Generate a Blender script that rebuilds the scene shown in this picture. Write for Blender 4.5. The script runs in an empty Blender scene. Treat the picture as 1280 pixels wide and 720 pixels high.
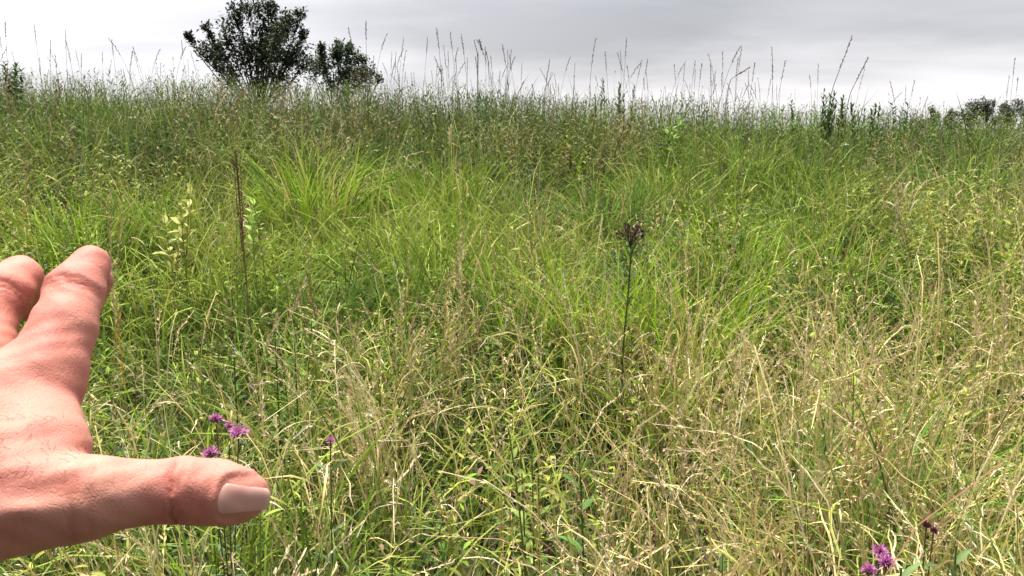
import bpy, math, random
import numpy as np

# ------------------------------------------------------------------ scene, camera
S = bpy.context.scene
COL = S.collection
rng = np.random.default_rng(11)
random.seed(5)
R = math.radians

F = 1005.0                      # focal length in pixels of a 1280 px wide frame
PITCH = R(11.25)
CAMZ = 1.60
cam_d = bpy.data.cameras.new('camera')
cam_d.sensor_width = 36.0
cam_d.lens = 36.0 * F / 1280.0
cam_d.clip_start = 0.01
cam_d.clip_end = 3000.0
cam_d.dof.use_dof = True
cam_d.dof.focus_distance = 2.2
cam_d.dof.aperture_fstop = 56.0
cam = bpy.data.objects.new('camera', cam_d)
COL.objects.link(cam)
cam.location = (0, 0, CAMZ)
cam.rotation_euler = (math.pi / 2 - PITCH, 0, 0)
S.camera = cam
CP, SP = math.cos(PITCH), math.sin(PITCH)


def cam2world(p):
    """camera metric coordinates (right, up, forward) -> world"""
    p = np.asarray(p, float)
    X, Y, Z = p[..., 0], p[..., 1], p[..., 2]
    return np.stack([X, Z * CP + Y * SP, CAMZ + Y * CP - Z * SP], -1)


def at(px, py, dist):
    """point seen at that pixel, dist metres away along the ground"""
    u, v = (px - 640) / F, (360 - py) / F
    fy, fz = CP + v * SP, -SP + v * CP
    k = dist / fy
    return np.array([u * k, dist, CAMZ + fz * k])


# ------------------------------------------------------------------ noise / terrain
_tab = np.random.default_rng(3).random((256, 256))


def vnoise(x, y):
    x = np.asarray(x, float); y = np.asarray(y, float)
    xi = np.floor(x).astype(int); yi = np.floor(y).astype(int)
    fx = x - xi; fy = y - yi
    fx = fx * fx * (3 - 2 * fx); fy = fy * fy * (3 - 2 * fy)
    a = _tab[xi & 255, yi & 255]; b = _tab[(xi + 1) & 255, yi & 255]
    c = _tab[xi & 255, (yi + 1) & 255]; d = _tab[(xi + 1) & 255, (yi + 1) & 255]
    return (a * (1 - fx) + b * fx) * (1 - fy) + (c * (1 - fx) + d * fx) * fy


def fbm(x, y, s=1.0, o=3, seed=0.0):
    r = 0; a = 0.5; t = 0
    for i in range(o):
        r = r + a * vnoise(x / s + 17.3 * i + seed, y / s + 9.1 * i - seed); t += a
        a *= .5; s *= .5
    return r / t


def sstep(a, b, x):
    t = np.clip((np.asarray(x, float) - a) / (b - a), 0, 1)
    return t * t * (3 - 2 * t)


def ground(x, y):
    x = np.asarray(x, float); y = np.asarray(y, float)
    A = 1.25 - 0.041 * np.clip(x, -14, 14)
    up = sstep(2.0, 14.5, y)
    down = sstep(15.5, 60, y)
    h = A * up * (1 - down * 1.0)
    h = h + 0.10 * (fbm(x, y, 2.6, 2, 4.0) - .5) * sstep(0.5, 3, y) * (1 - sstep(20, 40, y))
    return h


# ------------------------------------------------------------------ mesh accumulators
class Acc:
    def __init__(s):
        s.v = []; s.f = []; s.c = []; s.n = 0; s.mats = []

    def add(s, v, f, c, mat=0):
        v = np.asarray(v, np.float32).reshape(-1, 3)
        c = np.asarray(c, np.float32).reshape(-1, 3)
        f = np.asarray(f, np.int64).reshape(-1, 4) + s.n
        s.v.append(v); s.f.append(f); s.c.append(c); s.n += len(v)
        s.mats.append(np.full(len(f), mat, np.int32))

    def mesh(s, name, mats, smooth=True):
        v = np.concatenate(s.v); f = np.concatenate(s.f); c = np.concatenate(s.c)
        me = bpy.data.meshes.new(name)
        me.vertices.add(len(v)); me.vertices.foreach_set('co', v.ravel())
        tri = f[:, 2] == f[:, 3]
        n = np.where(tri, 3, 4)
        starts = np.concatenate([[0], np.cumsum(n)[:-1]]).astype(np.int32)
        keep = np.ones(f.shape, bool); keep[tri, 3] = False
        loops = f[keep].astype(np.int32)
        me.loops.add(len(loops)); me.loops.foreach_set('vertex_index', loops)
        me.polygons.add(len(f)); me.polygons.foreach_set('loop_start', starts)
        me.polygons.foreach_set('material_index', np.concatenate(s.mats))
        me.polygons.foreach_set('use_smooth', np.full(len(f), smooth, bool))
        at_ = me.attributes.new('col', 'FLOAT_COLOR', 'POINT')
        at_.data.foreach_set('color', np.concatenate([c, np.ones((len(c), 1), np.float32)], 1).ravel().astype(np.float32))
        if not isinstance(mats, (list, tuple)):
            mats = [mats]
        for m in mats:
            me.materials.append(m)
        me.update(calc_edges=True)
        return me


def link(name, me, parent=None, loc=None):
    o = bpy.data.objects.new(name, me)
    COL.objects.link(o)
    if parent is not None:
        o.parent = parent
    if loc is not None:
        o.location = loc
    return o


def empty(name, loc):
    o = bpy.data.objects.new(name, None)
    o.empty_display_size = .1
    COL.objects.link(o); o.location = loc
    return o


def tag(o, label=None, cat=None, group=None, kind=None):
    if label: o['label'] = label
    if cat: o['category'] = cat
    if group: o['group'] = group
    if kind: o['kind'] = kind
    return o


def arr(v, n):
    return np.broadcast_to(np.asarray(v, float), (n,)).copy()


def col3(c, n):
    return np.broadcast_to(np.asarray(c, float), (n, 3)).copy()


def jitter(c, n, h=.12, v=.22):
    c = col3(c, n)
    return np.clip(c * (1 + rng.normal(0, v, (n, 1))) * (1 + rng.normal(0, h, (n, 3))), .004, .9)


def ribbons(acc, P, az, lean, bend, L, W, cb, ct, S=4, prof='blade', mat=0, powr=1.3, twist=0.6, wig=0.0):
    """curved tapering blades. P (n,3), az heading, lean from vertical at the root, bend added along the length."""
    n = len(P)
    if n == 0:
        return np.zeros((0, S + 1, 3))
    az = arr(az, n); lean = arr(lean, n); bend = arr(bend, n); L = arr(L, n); W = arr(W, n)
    cb = col3(cb, n); ct = col3(ct, n)
    pts = np.zeros((n, S + 1, 3)); pts[:, 0] = P
    rollz = rng.uniform(0, 2 * math.pi, n)
    side0 = np.stack([np.cos(rollz), np.sin(rollz), np.zeros(n)], 1)
    tw = rng.normal(0, twist, n)
    a = az.copy()
    for k in range(S):
        t = (k + .5) / S
        th = lean + bend * t ** powr
        if wig:
            a = a + rng.normal(0, wig, n); th = th + rng.normal(0, wig * .5, n)
        d = np.stack([np.sin(th) * np.cos(a), np.sin(th) * np.sin(a), np.cos(th)], 1)
        pts[:, k + 1] = pts[:, k] + d * (L / S)[:, None]
    V = np.zeros((n, S + 1, 2, 3)); C = np.zeros((n, S + 1, 2, 3))
    for k in range(S + 1):
        t = k / S
        d = pts[:, min(k + 1, S)] - pts[:, max(k - 1, 0)]
        d /= np.linalg.norm(d, axis=1)[:, None] + 1e-9
        sd = side0.copy()
        if tw.any():
            r2 = rollz + tw * t
            sd = np.stack([np.cos(r2), np.sin(r2), np.zeros(n)], 1)
        s = sd - (sd * d).sum(1)[:, None] * d
        s /= np.linalg.norm(s, axis=1)[:, None] + 1e-6
        if prof == 'blade':
            w = (0.55 + 0.9 * t - 0.55 * t * t) * (1 - t ** 3) + 0.03
        elif prof == 'leaf':
            w = (math.sin(math.pi * min(1, (t * .92 + .06))) ** .8) + .02
        else:
            w = 1 - .55 * t
        o = s * (W * w * .5)[:, None]
        V[:, k, 0] = pts[:, k] - o; V[:, k, 1] = pts[:, k] + o
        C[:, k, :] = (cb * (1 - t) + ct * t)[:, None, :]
    base = (np.arange(n) * (S + 1) * 2)[:, None]
    k = np.arange(S)[None, :]
    f = np.stack([base + 2 * k, base + 2 * k + 1, base + 2 * k + 3, base + 2 * k + 2], -1)
    acc.add(V, f, C, mat)
    return pts


def spikelets(acc, pts, t0, K, size, wid, spread, col, up=0.8, mat=0, droop=0.0, taper=.6):
    """K small husks on each stem of pts (n,S+1,3) between t0 and the tip"""
    n, S1, _ = pts.shape
    if n == 0:
        return
    t = t0 + (1 - t0) * (np.arange(K)[None, :] + rng.random((n, K))) / K
    t = np.clip(t, 0, .999)
    x = t * (S1 - 1); i = x.astype(int); fr = (x - i)[..., None]
    ii = np.arange(n)[:, None]
    p = pts[ii, i] * (1 - fr) + pts[ii, i + 1] * fr
    d = pts[ii, i + 1] - pts[ii, i]
    d /= np.linalg.norm(d, axis=-1)[..., None] + 1e-9
    r = rng.normal(0, 1, (n, K, 3)); r /= np.linalg.norm(r, axis=-1)[..., None]
    env = (1 - taper * np.abs((t - t0) / (1 - t0) * 1.0))[..., None]
    sp = arr(spread, n)[:, None, None]
    b = p + r * sp * env * rng.random((n, K, 1))
    dirv = d * up + r * .55; dirv[..., 2] -= droop
    dirv /= np.linalg.norm(dirv, axis=-1)[..., None] + 1e-9
    q = rng.normal(0, 1, (n, K, 3)); sd = np.cross(dirv, q); sd /= np.linalg.norm(sd, axis=-1)[..., None] + 1e-9
    sz = arr(size, n)[:, None, None] * rng.uniform(.6, 1.3, (n, K, 1)); wd = arr(wid, n)[:, None, None]
    V = np.stack([b, b + dirv * sz * .45 - sd * wd * .5, b + dirv * sz, b + dirv * sz * .45 + sd * wd * .5], 2)
    c = col3(col, n)[:, None, :] * (1 + rng.normal(0, .18, (n, K, 1)))
    C = np.broadcast_to(c[:, :, None, :], (n, K, 4, 3)).clip(.004, .9)
    f = np.arange(n * K * 4).reshape(-1, 4)
    acc.add(V, f, C, mat)


def tube(acc, pts, r0, r1, col, sides=6, mat=0, ct=None):
    pts = np.asarray(pts, float); n = len(pts)
    d = np.gradient(pts, axis=0); d /= np.linalg.norm(d, axis=1)[:, None] + 1e-9
    ref = np.array([.31, .9, .12])
    u = np.cross(d, ref); u /= np.linalg.norm(u, axis=1)[:, None] + 1e-9
    w = np.cross(d, u)
    rr = np.linspace(r0, r1, n) if np.isscalar(r0) else np.asarray(r0)
    a = np.arange(sides) / sides * 2 * math.pi
    V = pts[:, None] + rr[:, None, None] * (np.cos(a)[None, :, None] * u[:, None] + np.sin(a)[None, :, None] * w[:, None])
    i = np.arange(n - 1)[:, None] * sides; j = np.arange(sides)[None, :]; j2 = (j + 1) % sides
    f = np.stack([i + j, i + j2, i + sides + j2, i + sides + j], -1)
    ct = col if ct is None else ct
    tt = np.linspace(0, 1, n)[:, None, None]
    C = np.asarray(col)[None, None] * (1 - tt) + np.asarray(ct)[None, None] * tt
    acc.add(V, f, np.broadcast_to(C, V.shape), mat)


# ------------------------------------------------------------------ materials
def mat_plant(name, transl=.32, rough=.55, spec=.25, gain=1.0):
    m = bpy.data.materials.new(name); m.use_nodes = True
    nt = m.node_tree; nt.nodes.clear()
    out = nt.nodes.new('ShaderNodeOutputMaterial')
    a = nt.nodes.new('ShaderNodeAttribute'); a.attribute_name = 'col'
    b = nt.nodes.new('ShaderNodeBsdfPrincipled')
    b.inputs['Roughness'].default_value = rough
    b.inputs['Specular IOR Level'].default_value = spec
    tr = nt.nodes.new('ShaderNodeBsdfTranslucent')
    mx = nt.nodes.new('ShaderNodeMixShader'); mx.inputs[0].default_value = transl
    tc = nt.nodes.new('ShaderNodeTexCoord')
    nz = nt.nodes.new('ShaderNodeTexNoise'); nz.inputs['Scale'].default_value = 60; nz.inputs['Detail'].default_value = 2
    nt.links.new(tc.outputs['Object'], nz.inputs['Vector'])
    mr = nt.nodes.new('ShaderNodeMapRange'); mr.inputs[3].default_value = .72 * gain; mr.inputs[4].default_value = 1.28 * gain
    nt.links.new(nz.outputs[0], mr.inputs[0])
    ml = nt.nodes.new('ShaderNodeVectorMath'); ml.operation = 'SCALE'
    nt.links.new(a.outputs['Color'], ml.inputs[0]); nt.links.new(mr.outputs[0], ml.inputs['Scale'])
    nt.links.new(ml.outputs[0], b.inputs['Base Color']); nt.links.new(ml.outputs[0], tr.inputs['Color'])
    nt.links.new(b.outputs[0], mx.inputs[1]); nt.links.new(tr.outputs[0], mx.inputs[2])
    nt.links.new(mx.outputs[0], out.inputs['Surface'])
    return m


M_GRASS = mat_plant('grass_blade', .30, .6, .16)
M_STRAW = mat_plant('dry_straw', .22, .6, .2)
M_LEAF = mat_plant('leaf', .25, .6, .16)
M_DARKLEAF = mat_plant('tree_leaf', .12, .6, .15)
M_STEM = mat_plant('stem', .0, .7, .2)
M_PETAL = mat_plant('petal', .3, .6, .1)


def mat_ground():
    m = bpy.data.materials.new('thatch_soil'); m.use_nodes = True
    nt = m.node_tree; b = nt.nodes['Principled BSDF']; b.inputs['Roughness'].default_value = .95
    tc = nt.nodes.new('ShaderNodeTexCoord')
    n1 = nt.nodes.new('ShaderNodeTexNoise'); n1.inputs['Scale'].default_value = 9; n1.inputs['Detail'].default_value = 6
    n2 = nt.nodes.new('ShaderNodeTexNoise'); n2.inputs['Scale'].default_value = .35; n2.inputs['Detail'].default_value = 3
    r = nt.nodes.new('ShaderNodeValToRGB')
    e = r.color_ramp.elements
    e[0].position = .3; e[0].color = (.014, .014, .008, 1)
    e[1].position = .75; e[1].color = (.055, .046, .026, 1)
    r2 = nt.nodes.new('ShaderNodeValToRGB')
    e = r2.color_ramp.elements
    e[0].position = .35; e[0].color = (.028, .036, .012, 1)
    e[1].position = .7; e[1].color = (.055, .055, .022, 1)
    mx = nt.nodes.new('ShaderNodeMix'); mx.data_type = 'RGBA'; mx.inputs[0].default_value = .5
    nt.links.new(tc.outputs['Object'], n1.inputs['Vector']); nt.links.new(tc.outputs['Object'], n2.inputs['Vector'])
    nt.links.new(n1.outputs[0], r.inputs[0]); nt.links.new(n2.outputs[0], r2.inputs[0])
    nt.links.new(r.outputs[0], mx.inputs[6]); nt.links.new(r2.outputs[0], mx.inputs[7])
    nt.links.new(mx.outputs[2], b.inputs['Base Color'])
    bp = nt.nodes.new('ShaderNodeBump'); bp.inputs['Strength'].default_value = .8; bp.inputs['Distance'].default_value = .03
    nt.links.new(n1.outputs[0], bp.inputs['Height']); nt.links.new(bp.outputs[0], b.inputs['Normal'])
    return m


# ------------------------------------------------------------------ ground sheet
def build_ground():
    ys = np.concatenate([np.linspace(-30, 0, 12)[:-1], np.linspace(0, 24, 97)[:-1], np.linspace(24, 90, 34)[:-1], np.geomspace(90, 1500, 24)])
    q = np.concatenate([np.linspace(0, 16, 50)[:-1], np.linspace(16, 80, 24)[:-1], np.geomspace(80, 1500, 18)])
    xs = np.concatenate([-q[:0:-1], q])
    X, Y = np.meshgrid(xs, ys)
    V = np.stack([X, Y, ground(X, Y)], -1)
    ny, nx = X.shape
    i = np.arange(ny - 1)[:, None] * nx + np.arange(nx - 1)[None]
    f = np.stack([i, i + 1, i + nx + 1, i + nx], -1)
    a = Acc(); a.add(V, f, np.zeros((nx * ny, 3)))
    o = link('ground', a.mesh('ground', mat_ground()))
    tag(o, 'rough sloping meadow soil and thatch under the grass', 'ground', kind='structure')


build_ground()

# ------------------------------------------------------------------ palette (linear base colours)
LIME = np.array([.200, .300, .026])
YLIME = np.array([.31, .33, .065])
GREEN = np.array([.085, .155, .026])
DEEP = np.array([.040, .075, .018])
OLIVE = np.array([.105, .135, .035])
STRAW = np.array([.60, .49, .20])
GOLD = np.array([.42, .33, .12])
PALE = np.array([.68, .56, .35])
BROWN = np.array([.16, .095, .055])
RUST = np.array([.20, .10, .065])


def dryness(x, y):
    """share of dead straw: the bottom of the slope and its right side, with patches"""
    n = fbm(x, y, 1.1, 3, 7.0)
    near = 1 - sstep(2.5, 4.8 + .22 * np.clip(x, -3, 4), y)
    side = sstep(-2.2, .2, x / np.maximum(y, 1.2) * 2.2 + .2)
    d = near * (.40 + .36 * side) + .07
    d = d + .30 * sstep(1.5, 2.5, x) * (1 - sstep(3.8, 5.4, y))
    d = d + (n - .5) * 1.3
    return np.clip(d, .03, .96)


def scatter(n, y0, y1, margin=1.1, yp=1.0):
    """points between two ground distances, a little wider than the view"""
    y = y0 + (y1 - y0) * rng.random(n) ** yp
    hw = y * .66 + margin
    x = rng.uniform(-1, 1, n) * hw
    return x, y


def dens_scatter(density, y0, y1, margin=1.1):
    area = (y1 - y0) * (((y0 + y1) / 2 * .66 + margin) * 2)
    n = int(density * area)
    y = rng.uniform(y0, y1, n * 2)
    hwmax = y1 * .66 + margin
    x = rng.uniform(-hwmax, hwmax, n * 2)
    k = np.abs(x) < y * .66 + margin
    return x[k][:n], y[k][:n]


# spots where the view of a flower must stay open: (x, y, radius, allowed height)
OPEN = []


def hcap(x, y, h):
    """growth is lower just in front of the flower plants (they stand at the edge of small gaps)"""
    for (fx, fy, hw, depth, hmax) in OPEN:
        t = (y / fy)
        inside = (np.abs(x / np.maximum(y, .2) - fx / fy) < hw / fy) & (y < fy + .03) & (y > fy - depth)
        lim = hmax - (fy - y) * 0.30
        h = np.where(inside, np.minimum(h, np.maximum(lim, .12)), h)
    return h


# flower positions
PF_L = at(284, 545, 1.95)
PF_R = at(1098, 700, 1.36)
PF_D = at(788, 290, 3.4)
OPEN += [(PF_L[0], PF_L[1], .16, .8, .80), (PF_R[0], PF_R[1], .10, .8, .68), (PF_D[0], PF_D[1], .08, 1.0, .86), (at(298, 188, 4.2)[0], 4.2, .09, 1.4, .62)]

# ------------------------------------------------------------------ the meadow: countless blades, straws and herbs
def hummock(x, y):
    """the stand is uneven: mounds and hollows half a metre across"""
    return .22 + 1.5 * fbm(x, y, .55, 2, 61.)


def gapkeep(x, y):
    """thin places in the stand where one looks down into the shade between clumps"""
    g = sstep(.36, .50, fbm(x, y, .36, 2, 151.))
    return rng.random(len(x)) < 1 - (1 - g) * .88 * (1 - sstep(4.0, 6.5, y))


def herby(x, y):
    """where broadleaved weeds outgrow the grass"""
    return sstep(.47, .60, fbm(x, y, 1.25, 3, 131.) + .10 * sstep(1.0, 4.0, x) * sstep(3.5, 5.5, y))


def build_green():
    a = Acc()
    # short dense understorey
    for (y0, y1, dens, wid, S) in ((.85, 2.4, 720, .006, 4), (2.4, 4.6, 620, .007, 4), (4.6, 8.5, 520, .010, 3), (8.5, 15.5, 260, .014, 3), (15.5, 24, 60, .018, 3)):
        x, y = dens_scatter(dens, y0, y1); gk = gapkeep(x, y); x, y = x[gk], y[gk]; n = len(x)
        h = hcap(x, y, np.clip(rng.normal(.27, .09, n) * hummock(x, y), .08, .6))
        k = rng.random((n, 1)) * .6
        c = (DEEP * .9 * (1 - k) + GREEN * .9 * k) * (1 + rng.normal(0, .2, (n, 1)))
        br = rng.random(n) < .22 + .3 * dryness(x, y)
        c = np.where(br[:, None], np.array([.10, .08, .045]) * (1 + rng.normal(0, .3, (n, 1))), c)
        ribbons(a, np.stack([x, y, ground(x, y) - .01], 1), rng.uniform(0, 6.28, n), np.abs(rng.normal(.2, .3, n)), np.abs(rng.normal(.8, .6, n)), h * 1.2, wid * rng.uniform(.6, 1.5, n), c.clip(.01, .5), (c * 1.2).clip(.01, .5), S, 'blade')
    # taller arching blades
    for (y0, y1, dens, wid, S) in ((.85, 2.2, 620, .0072, 7), (2.2, 4.2, 600, .0080, 6), (4.2, 7.0, 560, .0085, 5), (7.0, 10.5, 330, .0115, 4), (10.5, 15.5, 170, .014, 4), (15.5, 24, 40, .017, 3)):
        x, y = dens_scatter(dens * 1.12, y0, y1)
        gk = gapkeep(x, y); x, y = x[gk], y[gk]
        n = len(x)
        lush = fbm(x, y, 1.5, 3, 1.0)
        dry = dryness(x, y)
        keep = rng.random(n) > np.maximum(dry * .60, .72 * herby(x, y) * sstep(2.2, 4, y))
        x, y, lush, dry = x[keep], y[keep], lush[keep], dry[keep]
        n = len(x)
        h = (.36 + .34 * lush + rng.normal(0, .10, n)) * hummock(x, y)
        h = h + .12 * sstep(6, 11, y)
        h = np.clip(h, .14, 1.05)
        h = hcap(x, y, h)
        mid = sstep(2.8, 4.2, y) * (1 - sstep(7.8, 9.6, y))
        pt = fbm(x, y, .8, 3, 83.)
        k = np.clip((pt - .46) * 4.0 + .22 * mid + rng.normal(0, .25, n), 0, 1)[:, None]
        far = sstep(8.0, 10.5, y)[:, None]
        c = GREEN * (1 - k) + LIME * k
        yel = np.clip((fbm(x, y, .7, 2, 91.) - .45) * 3 + rng.normal(0, .3, n), 0, 1)[:, None] * (1 - far)
        c = c * (1 - .55 * yel) + YLIME * .55 * yel
        c = c * (1 - .62 * far) + np.array([.066, .100, .020]) * .62 * far
        rus = sstep(.56, .70, fbm(x, y, 1.3, 2, 101.))[:, None] * sstep(3.5, 6, y)[:, None]
        c = c * (1 - .38 * rus) + np.array([.14, .11, .05]) * .38 * rus
        c = c * (1 + rng.normal(0, .22, (n, 1)))
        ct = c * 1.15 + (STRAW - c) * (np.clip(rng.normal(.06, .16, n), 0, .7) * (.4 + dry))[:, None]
        lean = np.abs(rng.normal(.14, .2, n)); bend = np.abs(rng.normal(1.25, .85, n))
        flop = rng.random(n) < .2
        lean = np.where(flop, rng.uniform(.5, 1.35, n), lean)
        z = ground(x, y) - .01
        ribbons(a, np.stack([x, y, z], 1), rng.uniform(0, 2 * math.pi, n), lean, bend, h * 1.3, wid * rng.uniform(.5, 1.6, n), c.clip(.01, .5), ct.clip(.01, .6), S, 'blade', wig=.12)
    # broad soft blades of the fresher grasses low on the slope
    for (y0, y1, dens, wid) in ((.9, 2.4, 190, .0085), (2.4, 4.6, 150, .0095), (4.6, 7.5, 90, .012)):
        x, y = dens_scatter(dens, y0, y1)
        k = rng.random(len(x)) < .25 + 1.2 * sstep(.40, .60, fbm(x, y, .6, 2, 111.))
        x, y = x[k], y[k]; n = len(x)
        h = hcap(x, y, np.clip(rng.normal(.50, .12, n) * (.5 + .5 * hummock(x, y)), .15, .9))
        t = np.clip(fbm(x, y, .7, 2, 115.) * 2 - .5 + rng.normal(0, .25, n), 0, 1)[:, None]
        c = (LIME * (1 - t) + YLIME * t) * (1 + rng.normal(0, .16, (n, 1)))
        ribbons(a, np.stack([x, y, ground(x, y)], 1), rng.uniform(0, 6.28, n), np.abs(rng.normal(.2, .2, n)), np.abs(rng.normal(1.5, .7, n)), h * 1.3, wid * rng.uniform(.6, 1.3, n), (c * .85).clip(.01, .5), (c * 1.15).clip(.01, .6), 7, 'blade', wig=.08)
    o = link('meadow_grass', a.mesh('meadow_grass', M_GRASS))
    tag(o, 'green meadow grass blades covering the whole slope', 'grass', kind='stuff')


def build_straw():
    a = Acc()
    for (y0, y1, dens, wid, S, big) in ((.9, 2.2, 400, .0056, 7, 1.2), (2.2, 4.2, 310, .0062, 6, 1.35), (4.2, 7.0, 150, .0062, 5, 1.5), (7.0, 10.5, 24, .008, 4, 1.8), (10.5, 15, 8, .010, 3, 2.2)):
        x, y = dens_scatter(dens / 9, y0, y1)
        keep = rng.random(len(x)) < dryness(x, y) ** .9
        x, y = x[keep], y[keep]
        m = len(x)
        cnt = rng.integers(3, 26, m); q = np.repeat(np.arange(m), cnt)
        n = len(q); sp = .035 + .012 * y[q]
        taz = rng.uniform(0, 6.28, m)[q]; tln = np.abs(rng.normal(.10, .13, m))[q]; thh = rng.normal(1, .17, m)[q]
        tkind = rng.random(m)[q]; tsh = rng.normal(1, .13, m)[q]
        x = x[q] + rng.normal(0, 1, n) * sp; y = y[q] + rng.normal(0, 1, n) * sp
        gk = gapkeep(x, y); x, y, taz, tln, thh, tkind, tsh = (v_[gk] for v_ in (x, y, taz, tln, thh, tkind, tsh)); n = len(x)
        h = np.clip(rng.normal(.60, .11, n) * thh * (.62 + .40 * hummock(x, y)), .2, 1.0)
        h = hcap(x, y, h)
        kind = np.where(rng.random(n) < .7, tkind, rng.random(n))
        c = np.where((kind < .45)[:, None], STRAW, np.where((kind < .68)[:, None], GOLD, np.where((kind < .93)[:, None], PALE, RUST * 1.3)))
        c = c * (1 + rng.normal(0, .16, (n, 1))) * tsh[:, None]
        gr = rng.random((n, 1))
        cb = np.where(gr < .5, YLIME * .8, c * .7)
        lean = np.abs(rng.normal(.13, .17, n)); bend = np.abs(rng.normal(.85, .6, n))
        az = taz + rng.normal(0, .8, n)
        lean = np.abs(tln + rng.normal(0, .12, n))
        flop = rng.random(n) < .09
        lean = np.where(flop, rng.uniform(.5, 1.4, n), lean)
        z = ground(x, y) - .01
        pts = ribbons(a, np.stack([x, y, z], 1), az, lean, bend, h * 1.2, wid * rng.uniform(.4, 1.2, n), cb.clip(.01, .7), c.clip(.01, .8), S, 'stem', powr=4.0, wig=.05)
        r = rng.random(n)
        s1 = r < .56; s2 = (r >= .56) & (r < .68)
        pk = (PALE * np.array([1.0, .93, .93]))[None] * tsh[:, None]; c = np.where((rng.random(n) < .38)[:, None], c, pk)
        spikelets(a, pts[s1], .68, 30 if big < 1.5 else 15, .014 * big, .0034 * big, .0055 * big, (c[s1] * .92).clip(0, .62), 1.0)
        spikelets(a, pts[s2], .58, 30 if big < 1.5 else 16, .009 * big, .0030 * big, .024 * big, (c[s2] * .85).clip(0, .6), .6, droop=.25)
    # fallen dead leaves tangled through the stand
    for (y0, y1, dens, wid) in ((.9, 2.4, 420, .0060), (2.4, 4.6, 290, .0072), (4.6, 8, 130, .009)):
        x, y = dens_scatter(dens, y0, y1)
        keep = gapkeep(x, y) & (rng.random(len(x)) < (dryness(x, y) + .14) * (.3 + .9 * sstep(.36, .6, fbm(x, y, .45, 2, 77.))))
        x, y = x[keep], y[keep]; n = len(x)
        top = hcap(x, y, .60 * hummock(x, y))
        z = ground(x, y) + top * rng.random(n) ** .8
        c = np.where((rng.random(n) < .55)[:, None], PALE, STRAW) * (1 + rng.normal(0, .2, (n, 1)))
        g = rng.random(n) < .38
        c = np.where(g[:, None], YLIME * 1.1, c)
        ribbons(a, np.stack([x, y, z], 1), rng.uniform(0, 6.28, n), rng.uniform(.2, 1.5, n), rng.normal(1.3, .8, n), rng.uniform(.10, .32, n), wid * rng.uniform(.5, 1.3, n), (c * .85).clip(.01, .8), c.clip(.01, .8), 6, 'blade', wig=.2, twist=1.5)
    o = link('dry_grass', a.mesh('dry_grass', M_STRAW))
    tag(o, 'straw coloured seeding grass dried out along the foot of the slope', 'dry grass', kind='stuff')


def herb_leaves(a, P, hh, K, lsz, lw, c, ct, tfrom=.2, droop=.5, S=3, lean=None, mat=0, smat=None, stemr=.002, stemc=None, spiral=True, leafup=1.0, shrink=.5):
    """upright leafy stems: one stem ribbon and K leaves each"""
    n = len(P)
    az = rng.uniform(0, 6.28, n)
    ln = np.abs(rng.normal(.08, .08, n)) if lean is None else lean
    pts = ribbons(a, P, az, ln, rng.normal(.1, .15, n), hh, stemr * 2, (c * .8) if stemc is None else stemc, c if stemc is None else stemc, 5, 'stem', mat=mat if smat is None else smat)
    t = tfrom + (1 - tfrom) * (np.arange(K)[None] + rng.random((n, K)) * .7) / K
    x = np.clip(t, 0, .999) * 5; i = x.astype(int); fr = (x - i)[..., None]
    ii = np.arange(n)[:, None]
    p = pts[ii, i] * (1 - fr) + pts[ii, i + 1] * fr
    aa = (np.arange(K)[None] * (2.4 if spiral else math.pi / 2) + rng.uniform(0, 6.28, (n, 1)) + rng.normal(0, .3, (n, K)))
    L = arr(lsz, n)[:, None] * (1 - shrink * (t - tfrom) / (1 - tfrom)) * rng.uniform(.75, 1.2, (n, K))
    cc = np.repeat(col3(c, n), K, 0) * (1 + rng.normal(0, .16, (n * K, 1)))
    c2 = np.repeat(col3(ct, n), K, 0) * (1 + rng.normal(0, .16, (n * K, 1)))
    m = n * K
    # leaves lie roughly flat: side vector tangential
    leafs(a, p.reshape(-1, 3), aa.ravel(), np.clip(rng.normal(leafup, .22, m), .2, 1.6), rng.normal(droop, .25, m), L.ravel(), L.ravel() * lw, cc.clip(.01, .6), c2.clip(.01, .6), S, mat)
    return pts


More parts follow.
